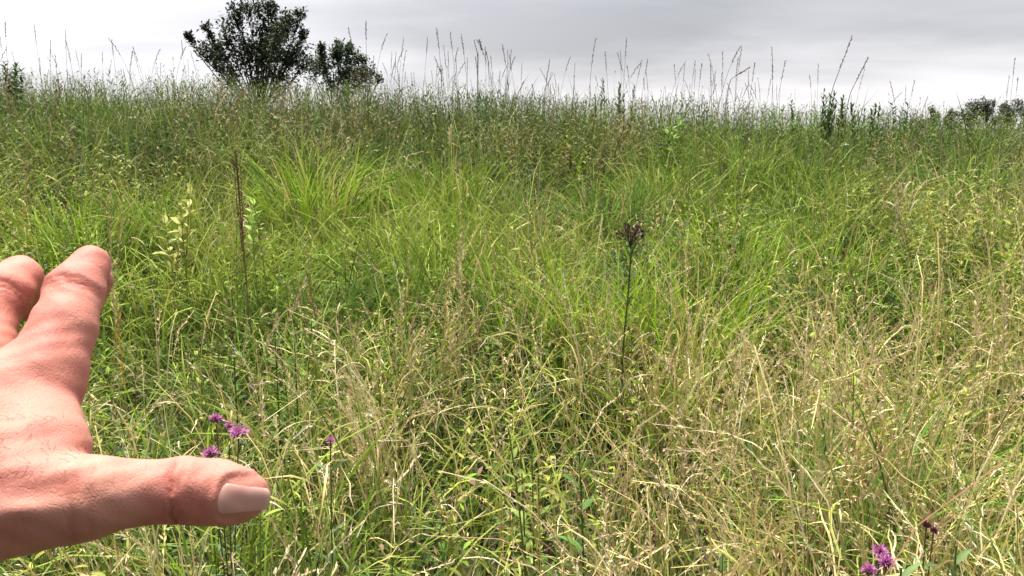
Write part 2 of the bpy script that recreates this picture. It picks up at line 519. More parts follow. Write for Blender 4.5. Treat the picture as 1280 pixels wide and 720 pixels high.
def leafs(acc, P, az, lean, bend, L, W, cb, ct, S=3, mat=0, fold=.25):
    """broad leaves with a folded midrib, blade across the heading"""
    n = len(P)
    az = arr(az, n); lean = arr(lean, n); bend = arr(bend, n); L = arr(L, n); W = arr(W, n)
    cb = col3(cb, n); ct = col3(ct, n)
    side = np.stack([-np.sin(az), np.cos(az), np.zeros(n)], 1)
    rl = rng.normal(0, .35, n)
    pts = np.zeros((n, S + 1, 3)); pts[:, 0] = P
    V = np.zeros((n, S + 1, 3, 3)); C = np.zeros((n, S + 1, 3, 3))
    for k in range(S):
        th = lean + bend * ((k + .5) / S)
        d = np.stack([np.sin(th) * np.cos(az), np.sin(th) * np.sin(az), np.cos(th)], 1)
        pts[:, k + 1] = pts[:, k] + d * (L / S)[:, None]
    for k in range(S + 1):
        t = k / S
        th = lean + bend * t
        nrm = np.stack([-np.cos(th) * np.cos(az), -np.cos(th) * np.sin(az), np.sin(th)], 1)
        s = side * np.cos(rl)[:, None] + nrm * np.sin(rl)[:, None]
        w = (math.sin(math.pi * min(1., t ** .8 * .94 + .05)) + .02) * W * .5
        V[:, k, 1] = pts[:, k]
        V[:, k, 0] = pts[:, k] - s * w[:, None] + nrm * (w * fold)[:, None]
        V[:, k, 2] = pts[:, k] + s * w[:, None] + nrm * (w * fold)[:, None]
        cc = cb * (1 - t) + ct * t
        C[:, k, 0] = cc; C[:, k, 2] = cc * .96; C[:, k, 1] = cc * 1.12
    base = (np.arange(n) * (S + 1) * 3)[:, None]; k = np.arange(S)[None] * 3
    f1 = np.stack([base + k, base + k + 1, base + k + 4, base + k + 3], -1)
    f2 = np.stack([base + k + 1, base + k + 2, base + k + 5, base + k + 4], -1)
    acc.add(V, np.concatenate([f1.reshape(-1, 4), f2.reshape(-1, 4)]), C, mat)


def build_herbs():
    a = Acc()
    for (y0, y1, dens, K, ls, th) in ((1.0, 2.6, 125, 14, .054, .42), (2.6, 5, 165, 15, .066, .40), (5, 8, 120, 15, .088, .38), (8, 11, 50, 14, .11, .36)):
        x, y = dens_scatter(dens, y0, y1)
        k = rng.random(len(x)) < .16 + .95 * herby(x, y)
        x, y = x[k], y[k]; n = len(x)
        h = hcap(x, y, np.clip(rng.normal(.50, .13, n) * hummock(x, y), .15, .9))
        q = fbm(x, y, .75, 2, 15.) + rng.normal(0, .09, n)
        c = np.where((q < .46)[:, None], GREEN * .55, np.where((q < .58)[:, None], LIME * .85, YLIME * .85)) * (1 + rng.normal(0, .18, (n, 1)))
        c = np.where((rng.random(n) < .07)[:, None], np.array([.20, .13, .08]), c)
        c = c * (1 - .5 * sstep(6.5, 9, y))[:, None]
        herb_leaves(a, np.stack([x, y, ground(x, y)], 1), h, K, ls * rng.uniform(.7, 1.25, n), .34, c, c * 1.1, .15, .45)
    # low broad leaves down in the gaps, and flat dead thatch on the soil
    for (y0, y1, dens, ls) in ((.9, 2.6, 110, .055), (2.6, 4.6, 80, .065), (4.6, 7, 40, .08)):
        x, y = dens_scatter(dens, y0, y1)
        k = rng.random(len(x)) < .15 + .85 * (1 - sstep(.36, .50, fbm(x, y, .36, 2, 151.)))
        x, y = x[k], y[k]; n = len(x)
        c = np.where((rng.random(n) < .6)[:, None], GREEN * .62, GREEN * .95) * (1 + rng.normal(0, .2, (n, 1)))
        herb_leaves(a, np.stack([x, y, ground(x, y)], 1), hcap(x, y, rng.uniform(.08, .30, n)), 9, ls * rng.uniform(.7, 1.3, n), .5, c, c * 1.15, .2, .5, leafup=1.1)
    for (y0, y1, dens, wid) in ((.9, 2.6, 420, .006), (2.6, 5, 260, .008)):
        x, y = dens_scatter(dens, y0, y1); n = len(x)
        c = np.where((rng.random(n) < .5)[:, None], np.array([.20, .15, .08]), np.array([.10, .075, .045])) * (1 + rng.normal(0, .25, (n, 1)))
        ribbons(a, np.stack([x, y, ground(x, y) + rng.uniform(.0, .06, n)], 1), rng.uniform(0, 6.28, n), rng.uniform(1.1, 1.6, n), rng.normal(.1, .3, n), rng.uniform(.08, .3, n), wid * rng.uniform(.5, 1.3, n), c.clip(.01, .5), c.clip(.01, .5), 4, 'blade', wig=.2, twist=1.5)
    # brown dead flower stalks and dried seed clusters here and there
    for (y0, y1, dens, k_) in ((1.6, 3.2, 3.5, 1.), (3.2, 6, 4.5, 1.3), (6, 11, 3.2, 1.9)):
        x, y = dens_scatter(dens, y0, y1); n = len(x)
        c = np.where((rng.random(n) < .5)[:, None], BROWN, np.array([.26, .19, .11])) * (1 + rng.normal(0, .2, (n, 1)))
        pts = ribbons(a, np.stack([x, y, ground(x, y)], 1), rng.uniform(0, 6.28, n), np.abs(rng.normal(.08, .1, n)), rng.normal(.1, .2, n), hcap(x, y, rng.uniform(.45, .85, n)), .0045 * k_, c, c, 5, 'stem')
        spikelets(a, pts, .62, 26, .014 * k_, .008 * k_, .020 * k_, c * .85, .4)
    o = link('meadow_herbs', a.mesh('meadow_herbs', M_LEAF))
    tag(o, 'small leafy herbs mixed through the grass', 'herbs', kind='stuff')


def build_thicket():
    """the dark band of tall leafy weeds along the crest"""
    a = Acc()
    for (y0, y1, dens, ls, K, h0) in ((8.2, 10.6, 13, .12, 18, .68), (10.6, 13, 26, .13, 22, .88), (13, 16.5, 24, .14, 22, .98), (16.5, 22, 5, .16, 16, 1.0)):
        x, y = dens_scatter(dens, y0, y1, 2.0)
        k = rng.random(len(x)) < .35 + 1.3 * (fbm(x, y, 2.2, 2, 21.) - .25)
        x, y = x[k], y[k]; n = len(x)
        tall = fbm(x, y, 1.7, 3, 31.)
        h = np.clip(h0 + .34 * (tall - .5) + rng.normal(0, .05, n), .35, 1.6)
        tint = fbm(x, y, 1.6, 2, 41.)
        g = sstep(.44, .62, tint)[:, None]
        c = DEEP * 1.15 * (1 - g) + (GREEN * .68 + OLIVE * .30) * g
        br = rng.random(n) < .10 + .45 * sstep(.56, .66, fbm(x, y, 1.9, 2, 47.))
        c = np.where(br[:, None], np.array([.165, .135, .068]), c) * (1 + rng.normal(0, .2, (n, 1)))
        herb_leaves(a, np.stack([x, y, ground(x, y)], 1), h, K, ls * rng.uniform(.7, 1.2, n), .24, c, c * 1.25, .12, .5, S=2, leafup=.75, stemr=.003, stemc=np.array([.085, .09, .035]))
        m = int(n * .35)
        j = rng.integers(0, n, m)
        xx = x[j] + rng.normal(0, .25, m); yy = y[j] + rng.normal(0, .25, m)
        cc = np.where((rng.random(m) < .35)[:, None], STRAW * .4, np.array([.12, .105, .055])) * (1 + rng.normal(0, .2, (m, 1)))
        pts = ribbons(a, np.stack([xx, yy, ground(xx, yy)], 1), rng.uniform(0, 6.28, m), np.abs(rng.normal(.05, .06, m)), rng.normal(.15, .2, m), np.clip(h[j] + rng.normal(.0, .14, m), .4, 1.6), .006, cc, cc, 4, 'stem')
        spikelets(a, pts, .75, 7, .035, .011, .02, cc, .9)
    o = link('weed_thicket', a.mesh('weed_thicket', M_LEAF))
    tag(o, 'dark leafy weed growth forming the band along the crest', 'weeds', kind='stuff')


build_green(); build_straw(); build_herbs(); build_thicket()


# ------------------------------------------------------------------ helpers for single plants
def gz(x, y):
    return float(ground(x, y))


def stalk_mesh(name, H, lean, bend, az, r, head, hsp, hsz, K, cstem, chead, leaves=0, lc=GREEN):
    """one tall stalk rooted at its own origin, with a seed head and a few leaves"""
    a = Acc(); S = 10
    pts = [np.zeros(3)]
    for k in range(S):
        t = (k + .5) / S; th = lean + bend * t ** 2
        pts.append(pts[-1] + np.array([math.sin(th) * math.cos(az), math.sin(th) * math.sin(az), math.cos(th)]) * H / S)
    pts = np.array(pts)
    tube(a, pts, r, r * .45, cstem, 5)
    spikelets(a, pts[None], 1 - head, K, hsz, hsz * .34, hsp, chead, 1.0)
    if leaves:
        t = rng.uniform(.1, .7, leaves) * S
        P = np.array([pts[int(q)] for q in t])
        ribbons(a, P, rng.uniform(0, 6.28, leaves), rng.uniform(.4, .9, leaves), rng.uniform(.6, 1.4, leaves), rng.uniform(.2, .38, leaves), r * 3.2, lc, lc * 1.2, 4, 'blade')
    return a.mesh(name, M_STEM), pts


# skyline stalks --------------------------------------------------- (pixel of the tip, distance, lean along x)
SKY = [(4, 25, 14), (17, 42, 14), (41, 27, 14.5), (85, 48, 14), (92, 35, 13.6), (126, 45, 14.5), (150, 48, 14), (119, 63, 14), (60, 68, 14), (50, 72, 14.6), (141, 72, 14),
       (167, 62, 15), (187, 58, 15), (203, 57, 14.6), (227, 48, 14.6), (232, 58, 14.2), (222, 72, 14), (242, 62, 14.5), (105, 66, 14.7), (30, 62, 14.6),
       (451, 33, 13.5), (469, 24, 13.2), (480, 40, 13.6), (508, 46, 13.6), (505, 62, 14), (521, 60, 13.8), (533, 62, 13.2), (541, 34, 14), (544, 42, 13.4), (563, 53, 13.9), (568, 42, 13.5), (572, 50, 13),
       (585, 84, 13.4), (596, 49, 13.3), (602, 57, 13.2), (615, 40, 13), (627, 62, 13.4), (629, 60, 13.7), (645, 58, 13), (642, 70, 13.3), (665, 84, 13.6), (689, 64, 13.2), (687, 72, 13.6), (728, 72, 13.4), (736, 92, 13),
       (752, 48, 13.4), (769, 58, 13), (778, 64, 13.2), (782, 62, 12.8), (789, 48, 13), (774, 80, 13), (806, 72, 13.4), (840, 88, 13.5), (862, 78, 13.3), (884, 56, 13.2), (881, 74, 13), (901, 62, 13.1), (922, 58, 13), (927, 57, 13.2),
       (948, 56, 13.1), (940, 76, 13), (959, 97, 13), (980, 96, 13.3), (1022, 74, 12.8), (1010, 90, 12.8), (1040, 78, 12.9), (1132, 98, 13.4), (1136, 106, 13.2), (1118, 112, 13), (1142, 100, 13.5), (1271, 72, 13.5), (1278, 95, 13.4), (1160, 118, 13.3), (1262, 92, 13.6)]


for _k in range(95):
    _px = float(rng.choice([rng.uniform(440, 700), rng.uniform(820, 975), rng.uniform(0, 235), rng.uniform(700, 1130)], p=[.45, .25, .15, .15]))
    SKY.append((_px, 98 + .035 * (_px - 500) - abs(rng.normal(14, 15)), rng.uniform(12.8, 14.5)))


def build_skyline():
    variants = []
    for i in range(7):
        c = [BROWN, np.array([.13, .10, .07]), np.array([.20, .16, .10])][i % 3]
        me, pts = stalk_mesh('tall_seed_stalk', 1.9, .02 + .02 * (i % 3), [.05, .5, .15, .3, .1, .75, .2][i], rng.uniform(0, 6.28), .0046, rng.uniform(.14, .24), .007 + .006 * (i % 2), .030, 46, c, c * 1.15, 3, OLIVE)
        variants.append((me, pts[-1]))
    for j, (px, py, d) in enumerate(SKY):
        tip = at(px, py, d)
        me, tp = variants[j % 7]
        rz = rng.uniform(0, 6.28)
        # scale so that the tip reaches its height, root on the ground
        g = gz(tip[0], tip[1])
        sc = (tip[2] - g) / tp[2]
        lean = rng.normal(.04, .10)
        o = link('tall_seed_stalk', me)
        off = np.array([tp[0] * math.cos(rz) - tp[1] * math.sin(rz), tp[0] * math.sin(rz) + tp[1] * math.cos(rz)]) * sc
        bx = tip[0] - off[0] - math.sin(lean) * (tip[2] - g); by = tip[1] - off[1]
        o.location = (bx, by, gz(bx, by) - .02)
        o.rotation_euler = (0, lean, rz) if False else (0, lean, 0)
        o.rotation_mode = 'XYZ'
        o.rotation_euler = (rng.normal(0, .03), lean, rz)
        w = .75 if j % 3 else 1.0
        o.scale = (sc * w, sc * w, sc)
        if px < 230:
            lab, gr = 'thin brown seed stalk above the crest before the dark tree', 'seed stalks before the dark tree'
        elif px < 700:
            lab, gr = 'thin brown seed stalk between the low bush and the middle of the skyline', 'seed stalks beside the low bush'
        elif px < 1000:
            lab, gr = 'thin brown seed stalk on the crest above the purple black flower', 'seed stalks above the middle of the crest'
        else:
            lab, gr = 'thin brown seed stalk near the far trees on the skyline', 'seed stalks near the far trees'
        tag(o, lab, 'seed stalk', gr)
    # leaning stalks with looks of their own
    for (x0, y0, x1, y1, d, lab) in ((1040, 112, 1065, 46, 12.8, 'long stalk leaning steeply out of a leafy sapling'), (1062, 118, 1085, 72, 12.8, 'shorter stalk leaning beside the longer leaning one'),
                                     (912, 100, 937, 84, 13.0, 'bent stalk lying almost flat above the crest'), (596, 60, 592, 50, 13.3, 'stalk with a hooked drooping tip on the skyline')):
        p0, p1 = at(x0, y0, d), at(x1, y1, d)
        a = Acc()
        dirx = (p1 - p0); base = np.array([p0[0] - dirx[0] * .25, d, 0]); base[2] = gz(base[0], d)
        if lab.startswith('stalk with'):
            q = at(602, 62, d)
            pts = [base, (base + p0) / 2, p0 + [.02, 0, -.1], p1, at(600, 50, d), q]
        else:
            pts = [base, base * .5 + p0 * .5 + [-.02, 0, .03], p0, (p0 + p1) / 2, p1]
        pts = np.array(pts) - base
        # refine
        t = np.linspace(0, len(pts) - 1, 14); i0 = np.minimum(t.astype(int), len(pts) - 2); fr = (t - i0)[:, None]
        pts = pts[i0] * (1 - fr) + pts[i0 + 1] * fr
        tube(a, pts, .007, .004, BROWN, 5)
        spikelets(a, pts[None], .7, 40, .035, .012, .012, BROWN * 1.1, 1.0)
        o = link('leaning_stalk', a.mesh('leaning_stalk', M_STEM), loc=base)
        tag(o, lab, 'seed stalk')


build_skyline()


# single plants ---------------------------------------------------
def dock():
    top = at(298, 188, 4.2); b = np.array([top[0] - .01, 4.2, gz(top[0], 4.2)])
    r = empty('dock_plant', b); tag(r, 'tall dead dock stalk with dark brown seed spike above the grass', 'dock plant')
    H = top[2] - b[2]
    zs = np.linspace(0, H, 16); pts = np.stack([np.sin(zs * 3) * .008, np.zeros(16), zs], 1)
    a = Acc(); tube(a, pts, .0065, .003, np.array([.26, .24, .06]), 6, ct=BROWN); link('stem', a.mesh('stem', M_STEM), r)
    a = Acc()
    for (zf, ox, n) in ((.58, 0, 110), (.62, -.018, 60), (.66, .016, 50)):
        seg = np.stack([np.linspace(ox * .3, ox, 9), rng.normal(0, .006, 9), np.linspace(H * zf, H * (1 - abs(ox) * 2.2), 9)], 1)
        tube(a, seg, .003, .0015, BROWN, 4)
        spikelets(a, seg[None], .02, n, .013, .008, .013, np.array([.17, .105, .062]), .3, taper=.2)
    link('seed_spike', a.mesh('seed_spike', M_STEM), r)
    a = Acc()
    n = 7; zz = rng.uniform(.05, .40, n) * H
    leafs(a, np.stack([np.zeros(n), np.zeros(n), zz], 1), rng.uniform(0, 6.28, n), rng.uniform(.3, .9, n), rng.uniform(.4, 1.1, n), rng.uniform(.05, .09, n), .014, np.array([.22, .22, .05]), np.array([.24, .20, .06]), 4)
    link('leaves', a.mesh('leaves', M_LEAF), r)


def purple_head(a, c, rad, n=150, col=(.36, .085, .27)):
    """thistle-like head: green cup of bracts below, a brush of florets above"""
    c = np.array(c, float)
    k = 26
    u = rng.uniform(0, 6.28, k); e = rng.uniform(.9, 2.2, k)
    P = c + np.stack([np.cos(u) * .3, np.sin(u) * .3, -.35 + 0 * u], 1) * rad
    leafs(a, P, u, e * .4, .2, rad * .8, rad * .34, np.array([.10, .12, .06]), np.array([.15, .07, .10]), 2, mat=0)
    u = rng.uniform(0, 6.28, n); th = np.arccos(rng.uniform(-.15, 1, n))
    cc = np.array(col) * (1 + rng.normal(0, .28, (n, 1))) * (1 + .5 * rng.random((n, 1)))
    ribbons(a, np.repeat(c[None], n, 0), u, th, rng.normal(0, .5, n), rad * rng.uniform(.55, 1.25, n), rad * .15, (cc * .6).clip(.01, .7), cc.clip(.01, .7), 2, 'leaf', mat=1, twist=0)


def purple_plant(heads, d, label, base_px, leafcol=np.array([.10, .15, .06]), col=(.50, .17, .38)):
    pts3 = [at(px, py, d + dd) for (px, py, dd, r) in heads]
    bx = at(base_px, 700, d)[0] if base_px is not None else pts3[0][0]
    b = np.array([bx, d, gz(bx, d)])
    r = empty('purple_wildflower', b); tag(r, label, 'wildflower')
    for p, (px, py, dd, rad) in zip(pts3, heads):
        a = Acc()
        q = p - b; t = np.linspace(0, 1, 9)[:, None]
        path = q * t; path[:, 0:2] *= t ** .7
        tube(a, path - np.array([0, 0, rad * .5]) * t, .0026, .0018, np.array([.12, .16, .05]), 5, ct=np.array([.17, .12, .09]))
        n = 9; j = rng.integers(1, 8, n)
        leafs(a, path[j], rng.uniform(0, 6.28, n), rng.uniform(.6, 1.2, n), rng.uniform(.2, .8, n), rng.uniform(.04, .08, n), .017, leafcol, leafcol * 1.2, 3)
        link('stem', a.mesh('stem', M_LEAF), r)
        a = Acc(); purple_head(a, (0, 0, 0), rad, col=col)
        link('flower_head', a.mesh('flower_head', [M_LEAF, M_PETAL]), r, p - b)
    return r


def dark_flower():
    d = 3.4; c = at(788, 291, d); b = np.array([c[0] - .02, d, gz(c[0], d)])
    r = empty('dark_wildflower', b); tag(r, 'tall wildflower with a dark maroon clustered head standing alone mid slope', 'wildflower')
    q = c - b; t = np.linspace(0, 1, 12)[:, None]
    path = q * t; path[:, 0] = q[0] * t[:, 0] ** 1.5 + .006 * np.sin(t[:, 0] * 9)
    a = Acc(); tube(a, path - np.array([0, 0, .03]) * t, .0048, .0032, np.array([.10, .13, .05]), 6, ct=np.array([.07, .06, .035]))
    for k in range(9):     # branchlets of the flat-topped head
        u = rng.uniform(0, 6.28); rr = rng.uniform(.015, .04)
        tube(a, [path[-1] + [0, 0, -.06], path[-1] + [math.cos(u) * rr * .6, math.sin(u) * rr * .6, -.025], path[-1] + [math.cos(u) * rr, math.sin(u) * rr, rng.uniform(-.01, .02)]], .0016, .001, np.array([.06, .05, .03]), 4)
    link('stem', a.mesh('stem', M_STEM), r)
    a = Acc(); n = 30
    j = rng.integers(4, 11, n)
    leafs(a, path[j] + rng.normal(0, .012, (n, 1)) * [0, 0, 1], rng.uniform(0, 6.28, n), rng.uniform(.35, .8, n), rng.uniform(.2, .7, n), rng.uniform(.07, .12, n), .013, np.array([.06, .11, .03]), np.array([.09, .15, .04]), 3)
    link('leaves', a.mesh('leaves', M_LEAF), r)
    a = Acc()
    for k in range(44):
        u = rng.uniform(0, 6.28); rr = .058 * math.sqrt(rng.random())
        cc = q + np.array([math.cos(u) * rr, math.sin(u) * rr, rng.normal(.0, .019)])
        n = 26; uu = rng.uniform(0, 6.28, n); th = np.arccos(rng.uniform(-.6, 1, n))
        col = np.where((rng.random(n) < .7)[:, None], np.array([.060, .018, .030]), np.array([.17, .10, .08])) * (1 + rng.normal(0, .25, (n, 1)))
        ribbons(a, np.repeat(cc[None], n, 0), uu, th, 0, rng.uniform(.008, .013, n), .004, col.clip(.005, .5), col.clip(.005, .5), 2, 'leaf', twist=0)
    link('flower_head', a.mesh('flower_head', M_PETAL), r)


def leafy(name, label, cat, px, py, d, H, K, ls, lw, c, stems=3, spread=.05, droop=.4, up=.9, group=None, tfrom=.3, S=4, stemc=None, shrink=.4):
    """a leafy plant whose top shows at (px, py); > stem, foliage"""
    top = at(px, py, d); b = np.array([top[0], d, gz(top[0], d)])
    H = H or (top[2] - b[2])
    zoff = top[2] - b[2] - H
    r = empty(name, b); tag(r, label, cat, group)
    f = Acc()
    P = np.stack([rng.normal(0, spread, stems), rng.normal(0, spread, stems), np.full(stems, 0.0)], 1)
    hh = (H + zoff) * rng.uniform(.8, 1.0, stems); hh[0] = H + zoff
    az = rng.uniform(0, 6.28, stems)
    pts = None
    for i in range(stems):
        ln = rng.uniform(0, .1); t = np.linspace(0, 1, 8)
        path = P[i] + np.stack([np.cos(az[i]) * t ** 2 * ln * hh[i], np.sin(az[i]) * t ** 2 * ln * hh[i], t * hh[i] * .97], 1)
        a = Acc(); tube(a, path, .0045, .002, c * .7 if stemc is None else stemc, 5)
        link('stem', a.mesh('stem', M_STEM), r)
        tt = tfrom + (1 - tfrom) * (np.arange(K) + rng.random(K) * .6) / K
        x = np.clip(tt * 7, 0, 6.99); ii = x.astype(int); fr = (x - ii)[:, None]
        p = path[ii] * (1 - fr) + path[ii + 1] * fr
        L = ls * (1 - shrink * (tt - tfrom) / (1 - tfrom)) * rng.uniform(.7, 1.2, K)
        cc = c * (1 + rng.normal(0, .15, (K, 1)))
        leafs(f, p, np.arange(K) * 2.4 + rng.normal(0, .4, K), rng.normal(up, .25, K).clip(.2, 1.6), rng.normal(droop, .25, K), L, L * lw, cc, cc * 1.15, S)
    link('foliage', f.mesh('foliage', M_LEAF), r)
    return r


def tussock(px, py, d, H, n, rad, c, label):
    n = int(n * 1.45)
    """a clump of long fountain-like blades; (px, py) is where its top shows"""
    p = at(px, py, d); g = gz(p[0], d)
    b = np.array([p[0], d, g]); Ht = max(.35, p[2] - g)
    a = Acc()
    rr = rad * np.sqrt(rng.random(n)); u = rng.uniform(0, 6.28, n)
    P = np.stack([rr * np.cos(u), rr * np.sin(u) * .8, np.zeros(n)], 1)
    az = u + rng.normal(0, 1.0, n)
    col = c * (1 + rng.normal(0, .22, (n, 1)))
    col = np.where((rng.random(n) < .14)[:, None], STRAW * .7, np.where((rng.random(n) < .2)[:, None], GREEN, col))
    ribbons(a, P, az, np.abs(rng.normal(.06, .1, n)) + .15 * rr / rad, np.abs(rng.normal(.75, .55, n)), Ht * rng.uniform(.6, 1.22, n), (.0062 + .0009 * d) * rng.uniform(.6, 1.3, n), col * .95, (col * 1.25).clip(0, .6), 6, 'blade', wig=.05)
    o = link('grass_tussock', a.mesh('grass_tussock', M_GRASS), loc=b)
    tag(o, label, 'grass tussock', 'bright green grass tussocks on the slope')


dock(); dark_flower()
purple_plant([(270, 525, .02, .020), (298, 543, -.03, .026), (263, 568, -.06, .023), (286, 533, .05, .014)], 1.95, 'clump of purple knapweed heads just above the stretched thumb', 283)
purple_plant([(1100, 690, .02, .016), (1108, 704, -.03, .018), (1086, 714, -.05, .016)], 1.36, 'three purple flower heads low at the bottom edge of the meadow', 1096)
purple_plant([(413, 551, 0, .013)], 2.1, 'single pale pink small flower head beyond the thumb tip', 413)
r = purple_plant([(1158, 657, 0, .012), (1167, 664, .03, .010)], 1.6, 'withered dark maroon heads among straw grass', 1160, col=(.085, .025, .035))
for o in r.children:
    if o.name.startswith('flower_head'):
        o['label'] = 'withered dark maroon head'

leafy('yellow_leaf_plant', 'pale yellow green plant with whorled leaves left of the dock stalk', 'leafy plant', 216, 226, 5.0, None, 16, .12, .40, np.array([.34, .36, .09]), 3, .07, tfrom=.6)
leafy('yellow_leaf_plant', 'bright lime leafy sprig right beside the dark dock spike', 'leafy plant', 325, 234, 4.7, None, 9, .11, .38, np.array([.24, .36, .06]), 2, .05, tfrom=.78)
leafy('lime_sapling', 'fresh lime green leafy sapling in front of dark weeds at the crest', 'leafy plant', 830, 146, 10.2, None, 14, .16, .4, np.array([.17, .28, .05]), 3, .14, tfrom=.5)
leafy('skyline_sapling', 'multi stemmed leafy sapling rising above the crest', 'sapling', 1040, 108, 12.6, None, 34, .15, .3, DEEP * 1.15, 9, .24, up=.6, tfrom=.3)
leafy('skyline_sapling', 'small leafy sapling breaking the skyline near the far trees', 'sapling', 1110, 128, 12.8, None, 26, .15, .34, DEEP * 1.3, 6, .2, up=.7, tfrom=.3)
leafy('skyline_sapling', 'leafy weed clump with a pointed top at the middle of the crest', 'sapling', 776, 96, 12.8, None, 26, .13, .25, DEEP * 1.4, 7, .2, up=.5, tfrom=.35)
leafy('edge_shrub', 'rounded shrub on the crest cut by the picture edge', 'shrub', 2, 74, 14.5, None, 30, .14, .4, DEEP * 1.1, 8, .22, tfrom=.45)
leafy('broadleaf_plant', 'single bright yellow green leaf plant at the tip of the thumb', 'leafy plant', 312, 572, 1.85, None, 3, .055, .6, np.array([.28, .42, .07]), 1, .01, tfrom=.8, shrink=.1)
leafy('broadleaf_plant', 'grey green broad leaves low under the outstretched hand', 'leafy plant', 60, 690, 1.25, None, 9, .10, .55, np.array([.13, .19, .09]), 4, .06, tfrom=.5)
leafy('broadleaf_plant', 'dark green broad leaf plant in the middle of the straw', 'leafy plant', 722, 560, 2.05, None, 6, .09, .5, np.array([.07, .14, .03]), 1, .04, tfrom=.5)
leafy('broadleaf_plant', 'light green herb with stacked leaf pairs in the straw', 'leafy plant', 668, 535, 2.1, None, 14, .06, .42, np.array([.19, .25, .06]), 4, .05, tfrom=.4)
leafy('broadleaf_plant', 'long grey green leaves beside the low purple flowers', 'leafy plant', 1180, 690, 1.4, None, 9, .09, .22, np.array([.12, .19, .06]), 3, .04, tfrom=.5)
leafy('broadleaf_plant', 'dark leafy herb clump in the gap beyond the hand', 'leafy plant', 350, 400, 3.2, None, 12, .07, .4, GREEN * .9, 5, .08, tfrom=.35)
leafy('broadleaf_plant', 'fresh green leafy clump in the dry right part of the meadow', 'leafy plant', 1090, 455, 2.6, None, 12, .10, .2, LIME, 5, .06, tfrom=.35)

for args in ((385, 178, 7.2, 0, 260, .34, LIME * 1.05, 'wide tussock of lime blades beyond the dock stalk'),
             (95, 225, 6.0, 0, 240, .34, LIME * .95, 'tall lime tussock above the index finger'),
             (180, 215, 6.4, 0, 160, .26, LIME * .9, 'lime tussock between the index finger and the pale leafy plant'),
             (545, 185, 7.6, 0, 160, .3, LIME * .9, 'tussock below the pale stalk on the slope'),
             (660, 300, 4.6, 0, 130, .18, LIME, 'small lime tussock between dry straws in mid slope'),
             (745, 300, 4.3, 0, 150, .2, LIME * 1.15, 'bright tussock at the foot of the dark flower'),
             (862, 305, 4.2, 0, 220, .24, LIME * 1.2, 'brightest yellow lime tussock beside the dark flower'),
             (905, 262, 5.4, 0, 130, .22, LIME, 'lime tussock just behind the brightest one'),
             (1040, 268, 5.6, 0, 170, .26, LIME * .9, 'rounded green tussock in the open right slope'),
             (765, 215, 7.4, 0, 150, .3, GREEN * 1.4, 'mid green tussock behind the dark flower'),
             (825, 195, 8.0, 0, 150, .3, LIME * .85, 'rounded tussock below the lime sapling'),
             (1185, 180, 8.4, 0, 170, .4, GREEN * 1.4, 'broad tussock high on the slope below the far trees'),
             (1100, 480, 2.5, 0, 90, .10, np.array([.16, .34, .05]), 'small fresh tussock surrounded by straw grass')):
    tussock(*args)


def pale_stalk(x0, y0, x1, y1, d, c, hc, label, name='dry_stalk', K=34, hsz=.016, hsp=.008, r=.0028, head=.35):
    """a straw seen from (x1, y1) low to its tip (x0, y0)"""
    t = at(x0, y0, d); m = at(x1, y1, d); g = gz(m[0], d)
    k = (m[2] - g) / max(.05, t[2] - m[2])
    bx = m[0] - (t[0] - m[0]) * k * .6
    b = np.array([bx, d, gz(bx, d)])
    q = np.linspace(0, 1, 12)[:, None]
    P0, P1, P2 = np.zeros(3), m - b, t - b
    path = np.where(q < .5, P0 + (P1 - P0) * q * 2, P1 + (P2 - P1) * (q * 2 - 1))
    path[:, 1] += .03 * q[:, 0] ** 2
    a = Acc(); tube(a, path, r, r * .5, c, 5)
    ro = empty(name, b); tag(ro, label, 'dry stalk')
    link('stem', a.mesh('stem', M_STEM), ro)
    a = Acc(); spikelets(a, path[None], 1 - head, K, hsz, hsz * .36, hsp, hc, .9)
    link('seed_head', a.mesh('seed_head', M_STRAW), ro)


YEL = np.array([.45, .34, .08])
for args in ((146, 252, 140, 470, 2.6, STRAW * .8, STRAW * .75, 'pale seeding straw just beyond the index finger'),
             (128, 246, 150, 520, 2.35, PALE * .8, STRAW * .8, 'tall pale straw leaning past the index fingertip'),
             (141, 395, 158, 530, 2.2, YEL, YEL, 'golden yellow straw between index finger and dock'),
             (75, 104, 60, 175, 9.5, STRAW * .6, RUST, 'rust tipped stalk high above the index finger'),
             (562, 158, 561, 186, 9.4, PALE, PALE, 'whitish stalk standing against dark weeds at the crest'),
             (575, 205, 573, 420, 3.9, PALE * .8, STRAW * .8, 'straight pale straw rising in mid slope'),
             (577, 296, 575, 420, 3.4, PALE * .85, PALE * .8, 'paired pale straw in front of the straight one'),
             (728, 192, 716, 250, 7.6, LIME * 1.5, LIME * 1.6, 'light green seeding stalk in mid slope'),
             (410, 172, 420, 300, 5.8, LIME * 1.4, STRAW * .8, 'light green stalk with curved head near the wide tussock'),
             (1262, 330, 1256, 470, 2.6, PALE * .8, PALE * .85, 'thick buff plume by the right edge of the meadow'),
             (1228, 342, 1220, 470, 2.7, PALE * .75, PALE * .8, 'slender buff plume beside the thick plume'),
             (910, 425, 950, 560, 2.15, STRAW, PALE * .9, 'crooked straw leaning over the dark gap in mid straw'),
             (345, 395, 325, 455, 3.0, PALE * .8, PALE * .7, 'whitish dead stalk over the dark gap beyond the hand'),
             (380, 350, 340, 450, 3.1, PALE * .8, PALE * .7, 'slanting dead stalk over the dark gap beyond the hand'),
             (30, 215, 33, 300, 5.0, STRAW * .6, STRAW * .6, 'grey straw standing left of the tall lime tussock'),
             (515, 400, 512, 520, 2.3, PALE * .65, PALE * .6, 'greyish seed spike in the left of the straw')):
    big = args[4]
    pale_stalk(*args, hsz=.010 + .005 * big ** .8, hsp=.004 + .0012 * big, r=.0012 + .00028 * big)


